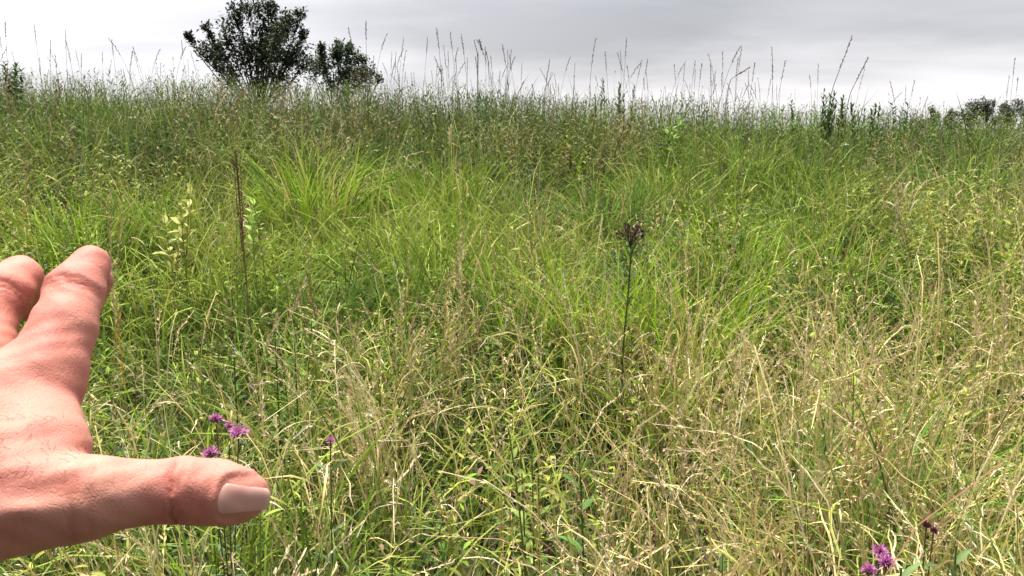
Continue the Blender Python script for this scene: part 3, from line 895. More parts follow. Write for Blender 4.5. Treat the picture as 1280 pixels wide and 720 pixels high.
def umbel(px, py, d, label):
    c = at(px, py, d); b = np.array([c[0], d, gz(c[0], d)]); q = c - b
    r = empty('white_umbel', b); tag(r, label, 'wildflower', 'small white umbels high on the slope')
    a = Acc(); tube(a, [np.zeros(3), q * .5 + [.02, 0, 0], q - [0, 0, .04]], .004, .003, GREEN, 5)
    f = Acc(); n = 40; rr = .040 * np.sqrt(rng.random(n)); u = rng.uniform(0, 6.28, n)
    P = q + np.stack([rr * np.cos(u), rr * np.sin(u), rng.normal(0, .006, n)], 1)
    for k in range(0, n, 6):
        tube(a, [q - [0, 0, .05], P[k]], .0012, .001, GREEN, 3)
    leafs(f, P, u, 1.3, .2, .011, .011, np.array([.6, .6, .52]), np.array([.65, .65, .58]), 2)
    link('stem', a.mesh('stem', M_STEM), r); link('flower_head', f.mesh('flower_head', M_PETAL), r)


umbel(347, 147, 10.3, 'white umbel on the slope below the dark tree'); umbel(359, 152, 10.2, 'white umbel close beside its twin below the dark tree'); umbel(165, 147, 10.2, 'white flat umbel alone on the slope above the lime tussock')
umbel(1055, 181, 8.8, 'tiny white umbel below the leafy sapling')


# ------------------------------------------------------------------ trees
def tree(name, label, base_px, d, clumps, leafc, leaf, per, limb_r, trunkfork=.25, group=None, spread=.38, depthr=1.0):
    """clumps: (px, py, radius px): limbs run from the trunk to each clump, leaves fill the clump and the outer limb"""
    g0 = at(base_px, 160, d); b = np.array([g0[0], d, gz(g0[0], d)])
    r = empty(name, b); tag(r, label, 'tree' if 'bush' not in name else 'bush', group)
    a = Acc(); f = Acc(); m_px = d / F
    zs = [at(c[0], c[1], d)[2] - b[2] for c in clumps]
    fork = np.array([0, 0, min(zs) * trunkfork + .3])
    tr = np.array([[0, 0, -.1], [.03, .02, fork[2] * .5], fork])
    tube(a, tr, limb_r * 1.5, limb_r * 1.1, np.array([.06, .05, .04]), 8)
    for (px, py, rp) in clumps:
        c = at(px, py, d) - b; rad = rp * m_px
        c[1] += rng.normal(0, depthr)
        t = np.linspace(0, 1, 9)[:, None]
        mid = fork * .5 + c * .5 + np.array([0, 0, .12 * abs(c[0])]) * -1 + rng.normal(0, .08, 3)
        path = fork * (1 - t) ** 2 + 2 * mid * t * (1 - t) + c * t ** 2
        tube(a, path, limb_r * .75, limb_r * .12, np.array([.06, .05, .04]), 5)
        # twigs
        n = per
        tw = 9
        q = rng.normal(0, 1, (tw, 3)); q /= np.linalg.norm(q, axis=1)[:, None]
        q *= rad * rng.uniform(.5, 1.05, (tw, 1)); q[:, 2] += rad * .15
        for k in range(tw):
            s = path[rng.integers(5, 9)]
            e = c + q[k]
            tube(a, [s, (s + e) / 2 + rng.normal(0, .05, 3), e], limb_r * .16, limb_r * .06, np.array([.05, .045, .035]), 4)
            nl = n // tw
            w = rng.random((nl, 1)) ** .7
            P = s * (1 - w) + e * w + rng.normal(0, rad * spread * .5, (nl, 3))
            cc = leafc * (1 + rng.normal(0, .25, (nl, 1)))
            leafs(f, P, rng.uniform(0, 6.28, nl), rng.uniform(.3, 2.0, nl), rng.normal(.3, .3, nl), leaf * rng.uniform(.6, 1.25, nl), leaf * .5, cc.clip(.005, .3), (cc * 1.15).clip(.005, .3), 2)
    link('trunk', a.mesh('trunk', M_STEM), r); link('crown', f.mesh('crown', M_DARKLEAF), r)


TREE_DARK = np.array([.058, .074, .042])
tree('broadleaf_tree', 'dark broadleaf tree standing alone against the sky behind the crest', 325, 30,
     [(310, 8, 15), (328, 12, 16), (348, 20, 16), (366, 26, 14), (374, 18, 9), (296, 30, 17), (280, 44, 15), (263, 54, 11), (252, 62, 8), (246, 50, 6), (272, 68, 14), (300, 55, 19), (322, 42, 20), (342, 48, 18),
      (362, 52, 16), (288, 78, 17), (310, 80, 20), (334, 75, 20), (356, 75, 20), (374, 62, 16), (376, 82, 16), (284, 94, 16), (320, 100, 20), (350, 100, 22), (268, 40, 8), (338, 6, 10), (262, 82, 9), (380, 44, 8), (300, 12, 9), (332, 60, 20), (318, 66, 18), (345, 34, 15), (352, 66, 18), (326, 30, 15), (306, 66, 16), (340, 90, 20), (366, 74, 15)],
     TREE_DARK, .16, 270, .05, group=None, depthr=.75)
tree('round_bush', 'rounded dark green bush next to the dark tree on the skyline', 418, 32,
     [(396, 72, 14), (414, 62, 12), (428, 62, 13), (442, 68, 12), (454, 78, 10), (405, 84, 16), (424, 84, 17), (441, 90, 15), (390, 88, 15), (410, 102, 18), (435, 106, 18), (460, 92, 9), (420, 54, 6), (432, 55, 5), (404, 64, 7)],
     np.array([.055, .088, .042]), .14, 330, .045, depthr=.6)
tree('low_bush', 'low brownish bush at the foot of the rounded dark green bush', 458, 26,
     [(452, 92, 12), (465, 90, 11), (472, 96, 8), (455, 106, 14), (440, 100, 12)], np.array([.060, .062, .030]), .11, 150, .035, depthr=.4)


def far_tree(px, top, wid, d, c, label):
    p = at(px, top + 4, d); b = np.array([p[0], d, gz(p[0], d)]); H = p[2] - b[2]; W = .72 * wid * d / F
    r = empty('distant_tree', b); tag(r, label, 'tree', 'distant trees beyond the field')
    a = Acc(); tube(a, [[0, 0, -.2], [.1, 0, H * .3], [0, .1, H * .62], [0, 0, H * .85]], .26, .06, np.array([.05, .045, .035]), 6)
    f = Acc(); n = 15
    cc = np.stack([rng.normal(0, W * .26, n), rng.normal(0, W * .26, n), H * rng.uniform(.32, .92, n)], 1)
    for q in cc:
        tube(a, [[0, 0, H * .3], q], .07, .02, np.array([.05, .045, .035]), 4)
        m = 100; P = q + rng.normal(0, 1, (m, 3)) * np.array([W * .11, W * .11, H * .065])
        k = c * (1 + rng.normal(0, .22, (m, 1)))
        leafs(f, P, rng.uniform(0, 6.28, m), rng.uniform(.2, 2, m), .2, (.42 * rng.uniform(.6, 1.3, m)), .3, k.clip(.01, .4), k.clip(.01, .4) * 1.1, 2)
    link('trunk', a.mesh('trunk', M_STEM), r); link('crown', f.mesh('crown', M_DARKLEAF), r)


for (px, top, wid, d, lab) in ((1168, 130, 20, 165, 'small rounded far tree rising just above the crest'), (1190, 133, 22, 170, 'flat far tree between the small rounded one and the twin crowned one'), (1216, 120, 28, 150, 'tallest far tree with a split crown'),
                               (1236, 121, 24, 150, 'far tree touching the tallest one'), (1262, 123, 30, 150, 'wide far tree close to the edge of the picture'), (1290, 120, 34, 150, 'far tree cut by the edge of the picture'),
                               (1150, 142, 26, 190, 'lowest far tree barely above the crest')):
    far_tree(px, top, wid, d, np.array([.14, .165, .13]), lab)  # pale greyed leaf colour, distance haze painted into it

#HAND-BEGIN
# ------------------------------------------------------------------ the bare hand held out in front of the lens
def J(px, py, d, rpx):
    return np.array([(px - 640) / F * d, (360 - py) / F * d, d, rpx / F * d])


def capsule(P, A, B):
    a, b = A[:3], B[:3]; ab = b - a
    t = np.clip(((P - a) @ ab) / (ab @ ab), 0, 1)
    return np.linalg.norm(P - a - t[:, None] * ab, axis=1) - (A[3] + (B[3] - A[3]) * t)


def smin(a, b, k):
    h = np.clip(.5 + .5 * (b - a) / k, 0, 1)
    return b + (a - b) * h - k * h * (1 - h)


def chain(P, js, k):
    d = capsule(P, js[0], js[1])
    for i in range(1, len(js) - 1):
        d = smin(d, capsule(P, js[i], js[i + 1]), k)
    return d


INDEX = [J(54, 470, .312, 42), J(79, 412, .324, 34.5), J(93, 364, .338, 30.5), J(113, 331, .350, 18.5), J(116, 350, .370, 18), J(116, 372, .382, 16)]
MIDDLE = [J(-34, 455, .320, 44), J(-24, 412, .332, 34), J(5, 366, .346, 29), J(25, 345, .358, 20), J(34, 364, .378, 18), J(34, 386, .390, 16)]
RING = [J(-112, 455, .330, 42), J(-92, 405, .342, 37), J(-70, 372, .356, 32), J(-52, 356, .368, 23), J(-46, 374, .386, 19), J(-44, 394, .396, 17)]
PINKY = [J(-182, 480, .340, 36), J(-170, 440, .350, 30), J(-154, 405, .362, 26), J(-140, 388, .372, 19), J(-134, 402, .388, 16), J(-134, 416, .396, 14)]
THUMB = [J(60, 624, .270, 46), J(122, 619, .274, 38), J(170, 616, .279, 33.5), J(230, 613, .282, 35.0), J(276, 616, .285, 33), J(308, 619, .287, 27.5)]
WR = np.array([-.2015, -.062, .250, .027])
WR2 = np.array([-.212, -.046, .268, .024])
ELB = np.array([-.335, -.215, .030, .044])
MIDARM = np.array([-.262, -.125, .155, .040])
PALM = [  # back of the hand: metacarpals from wrist to knuckles
    (J(-150, 565, .272, 58), J(54, 464, .312, 43)),
    (J(-165, 560, .272, 60), J(-34, 448, .320, 45)),
    (J(-185, 565, .280, 60), J(-112, 450, .330, 44)),
    (J(-205, 580, .292, 56), J(-182, 475, .340, 38)),
    (J(40, 500, .308, 46), J(64, 562, .288, 46)),       # web between index and thumb
    (J(-20, 525, .303, 58), J(30, 568, .284, 50)),
]
THENAR = [J(-130, 610, .262, 72), J(0, 632, .268, 55), J(92, 626, .272, 46)]
THENAR2 = [J(-60, 622, .300, 68), J(70, 610, .304, 48)]


def hand_sdf(P):
    fi = chain(P, INDEX, .008)
    for Fg in (MIDDLE, RING, PINKY):
        fi = smin(fi, chain(P, Fg, .008), .0012)
    palm = capsule(P, *PALM[0])
    for s in PALM[1:]:
        palm = smin(palm, capsule(P, *s), .010)
    th = chain(P, THUMB, .008)
    then = chain(P, THENAR, .012)
    then = smin(then, capsule(P, *THENAR2), .014)
    th = smin(th, then, .010)
    d = smin(fi, palm, .009)
    d = smin(d, th, .0085)
    arm = smin(capsule(P, WR, MIDARM), capsule(P, WR2, MIDARM), .02)
    arm = smin(arm, capsule(P, MIDARM, ELB), .02)
    d = smin(d, arm, .024)
    d = d + relief(P)
    return d


def gau(x, s):
    return np.exp(-(x / s) ** 2)


def ring_crease(P, A, B, t, depth, wid, side, sk=0.0, wob=.0004):
    """a crease across the bone A-B at t, on the side given by a direction"""
    a, b = A[:3], B[:3]; ax = (b - a) / np.linalg.norm(b - a)
    c = a + (b - a) * t; r = (A[3] + (B[3] - A[3]) * t)
    q = P - c; s = q @ ax
    u = q - s[:, None] * ax
    sd = np.asarray(side, float); sd = sd - (sd @ ax) * ax; sd /= np.linalg.norm(sd)
    lat = np.cross(ax, sd)
    v = (u @ lat) / r
    face = np.clip((u @ sd) / r, 0, 1) ** .7
    off = sk * v * r + wob * np.sin(v * 9 + t * 50)
    near = gau(np.linalg.norm(q, axis=1) / r, 1.6)
    return depth * gau(s - off, wid) * face * near


def seg_gauss(P, A, B, wid):
    a, b = np.asarray(A)[:3], np.asarray(B)[:3]; ab = b - a
    t = np.clip(((P - a) @ ab) / (ab @ ab), 0, 1)
    return gau(np.linalg.norm(P - a - t[:, None] * ab, axis=1), wid)


VIEW = np.array([0, .1, -1.0])
VIEWF = np.array([.15, .35, -1.0])
DORS_T = np.array([.22, .10, -1.0])       # way the thumb nail faces


def relief(P):
    r = np.zeros(len(P))
    # finger joints: two or three fine lines each
    for Fg in (INDEX, MIDDLE, RING, PINKY):
        for t, dp in ((-.12, .0005), (-.02, .0011), (.09, .0009)):
            r += ring_crease(P, Fg[1], Fg[2], .80 + t, dp, .0008, VIEWF, .08)
        r += ring_crease(P, Fg[2], Fg[3], .55, .0003, .0006, VIEW, -.1)
    # thumb joint wrinkles
    for t, dp, sk in ((.86, .0014, -.05), (1.02, .0006, .1), (.74, .0005, .05)):
        r += ring_crease(P, THUMB[2], THUMB[3], t, dp, .0007, DORS_T, sk)
    for t, dp in ((.14, .0007), (.28, .0006), (.40, .0004)):
        r += ring_crease(P, THUMB[3], THUMB[4], t, dp, .0006, DORS_T, .2)
    for t, dp in ((.10, .0006), (.45, .0004)):
        r += ring_crease(P, THUMB[0], THUMB[1], .6 + t, dp, .0010, DORS_T, .05)
    # folds over the knuckle, web and the hollow beside the thumb tendon
    def surf(px, py, d): return J(px, py, d, 0)
    r += .0009 * seg_gauss(P, surf(40, 448, .278), surf(88, 440, .285), .0032)
    r += .0012 * seg_gauss(P, surf(-30, 470, .276), surf(26, 438, .284), .0040)
    r += .0008 * seg_gauss(P, surf(60, 474, .276), surf(100, 462, .288), .0036)
    r += .0026 * seg_gauss(P, surf(-20, 606, .247), surf(72, 606, .256), .0055)
    r -= .0016 * seg_gauss(P, surf(-30, 642, .247), surf(60, 634, .252), .006)
    r -= .0013 * seg_gauss(P, surf(-120, 545, .254), surf(48, 456, .276), .006)
    r -= .0013 * seg_gauss(P, surf(-130, 530, .256), surf(-34, 444, .282), .006)
    # skin fold standing round the thumb nail
    ax = (THUMB[5] - THUMB[3])[:3]; ax = ax / np.linalg.norm(ax)
    nm = DORS_T - (DORS_T @ ax) * ax; nm = nm / np.linalg.norm(nm); lat = np.cross(ax, nm)
    q = P - J(306, 620, .286, 0)[:3]
    u = q @ ax / .0080; v = q @ lat / .0080
    m = (np.abs(u) ** 4 + np.abs(v) ** 4) ** .25
    r -= .0007 * gau(m - 1.16, .14) * (q @ nm > 0) * (1 - sstep(.3, .8, u))
    # gentle unevenness
    r += .00018 * np.sin(P[:, 0] * 420 + 3 * np.sin(P[:, 1] * 160)) * np.sin(P[:, 1] * 390 + P[:, 2] * 250)
    return r * 1.45


def surface_nets(fn, lo, hi, h):
    lo = np.array(lo, float); hi = np.array(hi, float)
    B = 6
    nb = np.ceil((hi - lo) / (h * B)).astype(int)
    N = nb * B + 1
    # coarse pass finds the blocks near the skin
    bi = np.stack(np.meshgrid(*[np.arange(n) for n in nb], indexing='ij'), -1).reshape(-1, 3)
    ctr = lo + (bi + .5) * h * B
    dc = np.concatenate([fn(c) for c in np.array_split(ctr, 8)])
    near = np.abs(dc) < h * B * .87 + .004
    G = np.full(N, 1.0, np.float32)
    sgn = np.where(dc > 0, 1., -1.)
    for b, s in zip(bi[(~near) & (sgn < 0)], sgn[(~near) & (sgn < 0)]):
        i, j, k = b * B
        G[i:i + B + 1, j:j + B + 1, k:k + B + 1] = -1
    nbk = bi[near]
    o = np.stack(np.meshgrid(*[np.arange(B + 1)] * 3, indexing='ij'), -1).reshape(-1, 3)
    for ch in np.array_split(nbk, max(1, len(nbk) // 400)):
        idx = (ch[:, None] * B + o[None]).reshape(-1, 3)
        G[idx[:, 0], idx[:, 1], idx[:, 2]] = fn(lo + idx * h)
    ins = G < 0
    c = np.zeros(N - 1, np.int8)
    for dx in (0, 1):
        for dy in (0, 1):
            for dz in (0, 1):
                c += ins[dx:N[0] - 1 + dx, dy:N[1] - 1 + dy, dz:N[2] - 1 + dz]
    act = (c > 0) & (c < 8)
    ai = np.argwhere(act)
    idm = np.full(N - 1, -1, np.int64); idm[act] = np.arange(len(ai))
    acc = np.zeros((len(ai), 3)); cnt = np.zeros(len(ai))
    cor = [(x, y, z) for x in (0, 1) for y in (0, 1) for z in (0, 1)]
    for p in cor:
        for ax in range(3):
            if p[ax] == 0:
                q = list(p); q[ax] = 1
                g0 = G[ai[:, 0] + p[0], ai[:, 1] + p[1], ai[:, 2] + p[2]]; g1 = G[ai[:, 0] + q[0], ai[:, 1] + q[1], ai[:, 2] + q[2]]
                cr = (g0 < 0) != (g1 < 0)
                t = np.where(cr, g0 / np.where(cr, g0 - g1, 1), 0)
                pos = np.tile(np.array(p, float), (len(ai), 1)); pos[:, ax] = t
                acc[cr] += pos[cr]; cnt[cr] += 1
    V = lo + (ai + acc / cnt[:, None]) * h
    faces = []
    for ax in range(3):
        u, v = [(1, 2), (2, 0), (0, 1)][ax]
        sl0 = [slice(1, n - 1) for n in N]; sl1 = [slice(1, n - 1) for n in N]
        sl0[ax] = slice(0, N[ax] - 1); sl1[ax] = slice(1, N[ax])
        A = ins[tuple(sl0)]; Bm = ins[tuple(sl1)]
        e = np.argwhere(A != Bm)
        if not len(e): continue
        flip = A[tuple(e.T)]
        off = np.array([1, 1, 1]); off[ax] = 0
        e = e + off
        def cell(du, dv):
            q = e.copy(); q[:, u] -= du; q[:, v] -= dv
            return idm[q[:, 0], q[:, 1], q[:, 2]]
        f = np.stack([cell(1, 1), cell(0, 1), cell(0, 0), cell(1, 0)], 1)
        f[~flip] = f[~flip][:, ::-1]
        faces.append(f)
    return V, np.concatenate(faces)


def mat_skin():
    m = bpy.data.materials.new('skin'); m.use_nodes = True
    nt = m.node_tree; b = nt.nodes['Principled BSDF']
    tc = nt.nodes.new('ShaderNodeTexCoord')
    def noise(s, d=4, r=.55):
        n = nt.nodes.new('ShaderNodeTexNoise'); n.inputs['Scale'].default_value = s; n.inputs['Detail'].default_value = d; n.inputs['Roughness'].default_value = r
        nt.links.new(tc.outputs['Object'], n.inputs['Vector']); return n.outputs[0]
    at_ = nt.nodes.new('ShaderNodeAttribute'); at_.attribute_name = 'col'
    r = nt.nodes.new('ShaderNodeValToRGB'); e = r.color_ramp.elements
    e[0].position = .36; e[0].color = (.88, .76, .76, 1)
    e[1].position = .66; e[1].color = (1.06, 1.08, 1.06, 1)
    nt.links.new(noise(42, 5), r.inputs[0])
    mu = nt.nodes.new('ShaderNodeMix'); mu.data_type = 'RGBA'; mu.blend_type = 'MULTIPLY'; mu.inputs[0].default_value = .8
    nt.links.new(at_.outputs['Color'], mu.inputs[6]); nt.links.new(r.outputs[0], mu.inputs[7])
    nt.links.new(mu.outputs[2], b.inputs['Base Color'])
    b.inputs['Roughness'].default_value = .62
    b.inputs['Specular IOR Level'].default_value = .26
    b.inputs['Subsurface Weight'].default_value = .06
    b.inputs['Subsurface Radius'].default_value = (1.0, .35, .2)
    b.inputs['Subsurface Scale'].default_value = .006
    vo = nt.nodes.new('ShaderNodeTexVoronoi'); vo.feature = 'DISTANCE_TO_EDGE'; vo.inputs['Scale'].default_value = 900
    nt.links.new(tc.outputs['Object'], vo.inputs['Vector'])
    ad = nt.nodes.new('ShaderNodeMath'); ad.operation = 'MULTIPLY_ADD'; ad.inputs[1].default_value = .6
    nt.links.new(vo.outputs['Distance'], ad.inputs[0]); nt.links.new(noise(260, 4, .6), ad.inputs[2])
    bp = nt.nodes.new('ShaderNodeBump'); bp.inputs['Strength'].default_value = .42; bp.inputs['Distance'].default_value = .0006
    mpw = nt.nodes.new('ShaderNodeMapping'); mpw.inputs['Scale'].default_value = (1, 1, .35); mpw.inputs['Rotation'].default_value = (.3, .5, .6)
    nt.links.new(tc.outputs['Object'], mpw.inputs[0])
    nw = nt.nodes.new('ShaderNodeTexNoise'); nw.inputs['Scale'].default_value = 150; nw.inputs['Detail'].default_value = 3; nw.inputs['Distortion'].default_value = .8
    nt.links.new(mpw.outputs[0], nw.inputs['Vector'])
    rw = nt.nodes.new('ShaderNodeMapRange'); rw.inputs[1].default_value = .47; rw.inputs[2].default_value = .53; nt.links.new(nw.outputs[0], rw.inputs[0])
    pk = nt.nodes.new('ShaderNodeMath'); pk.operation = 'PINGPONG'; pk.inputs[1].default_value = .5; nt.links.new(rw.outputs[0], pk.inputs[0])
    sb = nt.nodes.new('ShaderNodeMath'); sb.operation = 'MULTIPLY_ADD'; sb.inputs[1].default_value = -.7
    nt.links.new(pk.outputs[0], sb.inputs[0]); nt.links.new(ad.outputs[0], sb.inputs[2])
    nt.links.new(sb.outputs[0], bp.inputs['Height']); nt.links.new(bp.outputs[0], b.inputs['Normal'])
    return m


def build_hand():
    V, f = surface_nets(hand_sdf, (-.40, -.28, -.03), (-.075, .03, .43), .00105)
    n = len(V)
    skin = np.array([.475, .215, .163])
    C = np.repeat(skin[None], n, 0)
    red = np.zeros(n)
    for Fg in (INDEX, MIDDLE, RING, PINKY):
        red += .55 * gau(np.linalg.norm(V - Fg[2][:3], axis=1), .020) + .5 * gau(np.linalg.norm(V - Fg[0][:3], axis=1), .026) + .3 * gau(np.linalg.norm(V - Fg[3][:3], axis=1), .012)
    red += .9 * gau(np.linalg.norm(V - (THUMB[3] + (THUMB[4] - THUMB[3]) * .3)[:3], axis=1), .016) + .35 * gau(np.linalg.norm(V - J(30, 500, .25, 0)[:3], axis=1), .022)
    red += .7 * (fbm(V[:, 0] * 60, V[:, 1] * 60 + V[:, 2] * 40, 1.0, 3, 2.) - .5)
    red = np.clip(red, -.3, 1)[:, None]
    C = C * (1 + red * np.array([.0, -.26, -.24]))
    # darker lines where the skin folds
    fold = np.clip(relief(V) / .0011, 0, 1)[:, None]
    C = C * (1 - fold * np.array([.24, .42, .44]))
    root = np.array([0., 0., 0.])
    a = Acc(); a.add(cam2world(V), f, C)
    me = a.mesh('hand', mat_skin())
    o = link('person', me)
    tag(o, 'bare left hand reaching in with fingers up and thumb stretched out sideways', 'hand')
    # thumb nail: a thin curved plate sunk into the tip
    ax = (THUMB[5] - THUMB[3])[:3]; ax /= np.linalg.norm(ax)
    nm = DORS_T - (DORS_T @ ax) * ax; nm /= np.linalg.norm(nm)
    lat = np.cross(ax, nm)
    c0 = J(306, 620, .286, 0)[:3]
    Lh, Wh = .0080, .0072
    nu, nv = 30, 26
    U, W_ = np.meshgrid(np.linspace(-1, 1, nu), np.linspace(-1, 1, nv), indexing='ij')
    # rounded outline: square to superellipse
    uu = U * np.sqrt(1 - np.where(U > 0, .70, .50) * W_ ** 2); ww = W_ * np.sqrt(1 - .22 * np.clip(np.where(U < 0, U * 1.0, U * .8), -1, 1) ** 2)
    ang = ww * 1.18
    lift = .004
    # cast onto the skin
    P = c0 + uu[..., None] * Lh * ax + np.sin(ang)[..., None] * .0100 * lat + nm * .016
    P = P.reshape(-1, 3)
    dirs = -(np.cos(ang * .55)[..., None] * nm + np.sin(ang * .55)[..., None] * lat * .75).reshape(-1, 3)
    dirs /= np.linalg.norm(dirs, axis=1)[:, None]
    t = np.zeros(len(P))
    for _ in range(60):
        d = hand_sdf(P + dirs * t[:, None]); t = t + np.clip(d, -.002, .002) * .8
    Q = (P + dirs * t[:, None]).reshape(nu, nv, 3)
    us = np.linspace(-1, 1, nu); i0 = int(np.searchsorted(us, .12)); 
    sl = (Q[i0] - Q[i0 - 5]) / (us[i0] - us[i0 - 5])
    edge = np.sqrt(1 - .62 * W_[0] ** 2)
    for i_ in range(i0 + 1, nu):
        du = us[i_] - us[i0]; dq = us[i_] * edge - us[i0] * edge[nv // 2]
        w_ = 1 - .20 * du ** 3
        q_ = Q[i0] + sl[nv // 2] * (du * (dq / max(dq[nv // 2], 1e-6)).clip(.3, 1))[:, None] - nm * (.0022 * du ** 2)
        mid_ = q_[nv // 2]
        Q[i_] = mid_ + (q_ - mid_) * w_
    e = np.clip(1 - np.maximum(np.abs(U), np.abs(W_)) ** 5, 0, 1)
    top = Q + nm * (.00005 + .00028 * e ** .6)[..., None] + ax * (np.clip((U - .75) / .25, 0, 1) * .0009)[..., None]
    Vn = top.reshape(-1, 3)
    i = np.arange(nu - 1)[:, None] * nv + np.arange(nv - 1)[None]
    fn = np.stack([i, i + nv, i + nv + 1, i + 1], -1)
    pale = np.array([.56, .295, .24]); tip = np.array([.60, .38, .31])
    k = np.clip((U - .84) / .1, 0, 1).reshape(-1, 1)
    lun = np.clip((-U - .74) / .2, 0, 1).reshape(-1, 1)
    Cn = pale * (1 - k) + tip * k; Cn = Cn * (1 - lun * .5) + np.array([.60, .37, .31]) * lun * .6
    a = Acc(); a.add(cam2world(Vn), fn, Cn)
    m = bpy.data.materials.new('nail'); m.use_nodes = True
    b = m.node_tree.nodes['Principled BSDF']; q = m.node_tree.nodes.new('ShaderNodeAttribute'); q.attribute_name = 'col'
    m.node_tree.links.new(q.outputs['Color'], b.inputs['Base Color']); b.inputs['Roughness'].default_value = .22; b.inputs['Specular IOR Level'].default_value = .6
    nl = link('thumb_nail', a.mesh('thumb_nail', m), o)
    # short dark hairs on the back of the hand
    vis = np.where((V[:, 2] < .285))[0]
    px = 640 + V[vis, 0] / V[vis, 2] * F; py = 360 - V[vis, 1] / V[vis, 2] * F
    k = vis[(py > 520) & (py < 592) & (px > -40) & (px < 112) & (rng.random(len(vis)) < .10)]
    k = rng.permutation(k)[:46]
    if len(k):
        P = V[k]; eps = 1e-4
        g = np.stack([hand_sdf(P + np.eye(3)[q] * eps) - hand_sdf(P - np.eye(3)[q] * eps) for q in range(3)], 1); g /= np.linalg.norm(g, axis=1)[:, None]
        dr = np.array([-.7, -.5, 0]) + rng.normal(0, .35, (len(k), 3)); dr -= (dr * g).sum(1)[:, None] * g; dr /= np.linalg.norm(dr, axis=1)[:, None]
        a = Acc()
        for p, gg, dd in zip(P, g, dr):
            L = rng.uniform(.003, .0065)
            pts = np.stack([p - gg * .0003, p + gg * .0008 + dd * L * .4, p + gg * .0011 + dd * L])
            tube(a, cam2world(pts), .00008, .00004, np.array([.05, .03, .02]), 3)
        link('hair', a.mesh('hair', M_STEM), o)


build_hand()
#HAND-END

# ------------------------------------------------------------------ sky and sun
SUN_EL, SUN_AZ = R(72), R(-28)      # azimuth clockwise from +Y: behind the camera, slightly left
w = bpy.data.worlds.new('World'); S.world = w; w.use_nodes = True
nt = w.node_tree; nt.nodes.clear()
out = nt.nodes.new('ShaderNodeOutputWorld'); bg = nt.nodes.new('ShaderNodeBackground')
sky = nt.nodes.new('ShaderNodeTexSky'); sky.sky_type = 'NISHITA'; sky.sun_disc = False
sky.sun_elevation = SUN_EL; sky.sun_rotation = SUN_AZ
tc = nt.nodes.new('ShaderNodeTexCoord')
sep = nt.nodes.new('ShaderNodeSeparateXYZ'); nt.links.new(tc.outputs['Generated'], sep.inputs[0])


def math_n(op, a, b=None, clamp=False):
    n = nt.nodes.new('ShaderNodeMath'); n.operation = op; n.use_clamp = clamp
    for i, v in enumerate((a, b)):
        if v is None: continue
        if hasattr(v, 'links'): nt.links.new(v, n.inputs[i])
        else: n.inputs[i].default_value = v
    return n.outputs[0]


zc = math_n('MAXIMUM', sep.outputs[2], 0.0)
den = math_n('ADD', zc, .16)
cx = math_n('DIVIDE', sep.outputs[0], den); cy = math_n('DIVIDE', sep.outputs[1], den)
cmb = nt.nodes.new('ShaderNodeCombineXYZ'); nt.links.new(cx, cmb.inputs[0]); nt.links.new(cy, cmb.inputs[1])
mp = nt.nodes.new('ShaderNodeMapping'); mp.inputs['Location'].default_value = (3.1, 1.4, 0); mp.inputs['Scale'].default_value = (.55, .9, 1)
nt.links.new(cmb.outputs[0], mp.inputs[0])
nz = nt.nodes.new('ShaderNodeTexNoise'); nz.inputs['Scale'].default_value = .75; nz.inputs['Detail'].default_value = 5; nz.inputs['Roughness'].default_value = .5
nt.links.new(mp.outputs[0], nz.inputs['Vector'])
rp = nt.nodes.new('ShaderNodeValToRGB')
e = rp.color_ramp.elements
e[0].position = .34; e[0].color = (.58, .56, .585, 1)
e[1].position = .62; e[1].color = (.98, .95, .985, 1)
nt.links.new(nz.outputs[0], rp.inputs[0])
# overcast sky: brighter overhead than at the horizon
CLOUD = 3.2
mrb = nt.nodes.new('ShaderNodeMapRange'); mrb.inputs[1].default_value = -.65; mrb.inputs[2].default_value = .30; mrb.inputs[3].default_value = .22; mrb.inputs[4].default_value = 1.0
nt.links.new(sep.outputs[1], mrb.inputs[0])       # sky dimmed behind the camera, added to cut front fill on the hand
def smooth_n(v, a, b):
    n = nt.nodes.new('ShaderNodeMapRange'); n.interpolation_type = 'SMOOTHSTEP'; n.inputs[1].default_value = a; n.inputs[2].default_value = b
    nt.links.new(v, n.inputs[0]); return n.outputs[0]


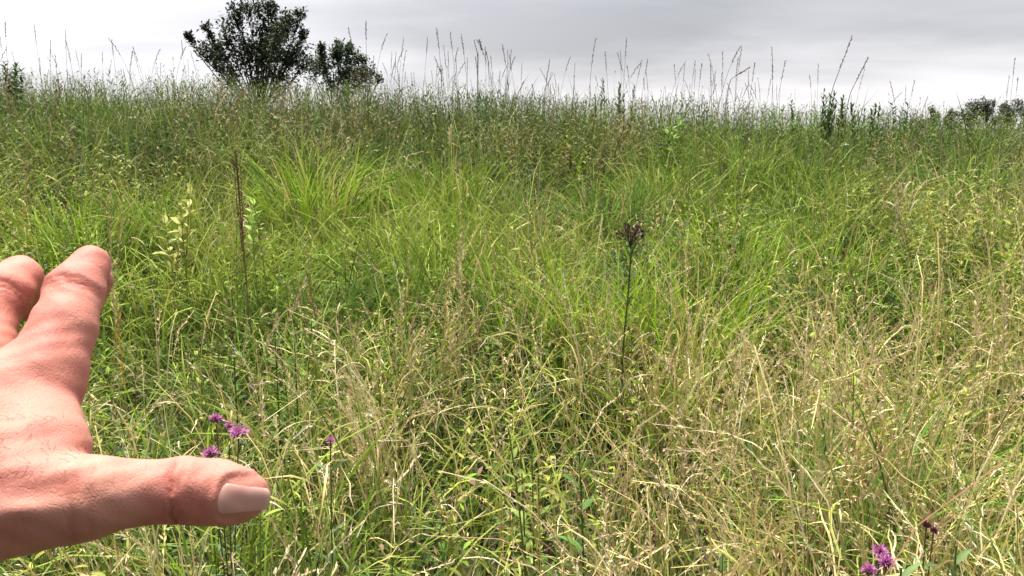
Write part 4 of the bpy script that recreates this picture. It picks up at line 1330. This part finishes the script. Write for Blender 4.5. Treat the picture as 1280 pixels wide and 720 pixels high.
# a long grey shelf of cloud over the right, ragged along its lower edge
nz2 = nt.nodes.new('ShaderNodeTexNoise'); nz2.inputs['Scale'].default_value = 3.2; nz2.inputs['Detail'].default_value = 5
mp2 = nt.nodes.new('ShaderNodeMapping'); mp2.inputs['Scale'].default_value = (1, 1, 5); nt.links.new(tc.outputs['Generated'], mp2.inputs[0]); nt.links.new(mp2.outputs[0], nz2.inputs['Vector'])
vz = math_n('ADD', zc, math_n('MULTIPLY', math_n('SUBTRACT', nz2.outputs[0], .5), .13))
shelf = math_n('MULTIPLY', math_n('MULTIPLY', smooth_n(vz, .055, .115), smooth_n(sep.outputs[0], -.30, .30)), math_n('SUBTRACT', 1.0, smooth_n(vz, .3, .5)))
shade = math_n('SUBTRACT', 1.0, math_n('MULTIPLY', shelf, .34))
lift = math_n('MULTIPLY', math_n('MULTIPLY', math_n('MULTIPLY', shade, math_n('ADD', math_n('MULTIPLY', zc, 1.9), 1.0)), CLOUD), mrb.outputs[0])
vm = nt.nodes.new('ShaderNodeVectorMath'); vm.operation = 'SCALE'
nt.links.new(rp.outputs[0], vm.inputs[0]); nt.links.new(lift, vm.inputs['Scale'])
mx = nt.nodes.new('ShaderNodeMix'); mx.data_type = 'RGBA'; mx.inputs[0].default_value = .93
nt.links.new(sky.outputs[0], mx.inputs[6]); nt.links.new(vm.outputs[0], mx.inputs[7])
nt.links.new(mx.outputs[2], bg.inputs[0]); bg.inputs[1].default_value = .10
nt.links.new(bg.outputs[0], out.inputs[0])

sd = bpy.data.lights.new('sun', 'SUN'); sd.energy = 3.5; sd.angle = R(20); sd.color = (1.0, .95, .86)
so = bpy.data.objects.new('sun', sd); COL.objects.link(so)
so.rotation_euler = (math.pi / 2 - SUN_EL, 0, math.pi - SUN_AZ)
so.location = (0, -10, 30)

# ------------------------------------------------------------------ render settings
v = S.view_settings
v.view_transform = 'Standard'; v.look = 'None'; v.gamma = 1.0; v.exposure = 1.6; v.use_curve_mapping = False
S.render.engine = 'CYCLES'
c = S.cycles
c.use_denoising = True
c.max_bounces = 6; c.diffuse_bounces = 3; c.glossy_bounces = 2; c.transmission_bounces = 4; c.transparent_max_bounces = 4
c.use_adaptive_sampling = True; c.adaptive_threshold = .02
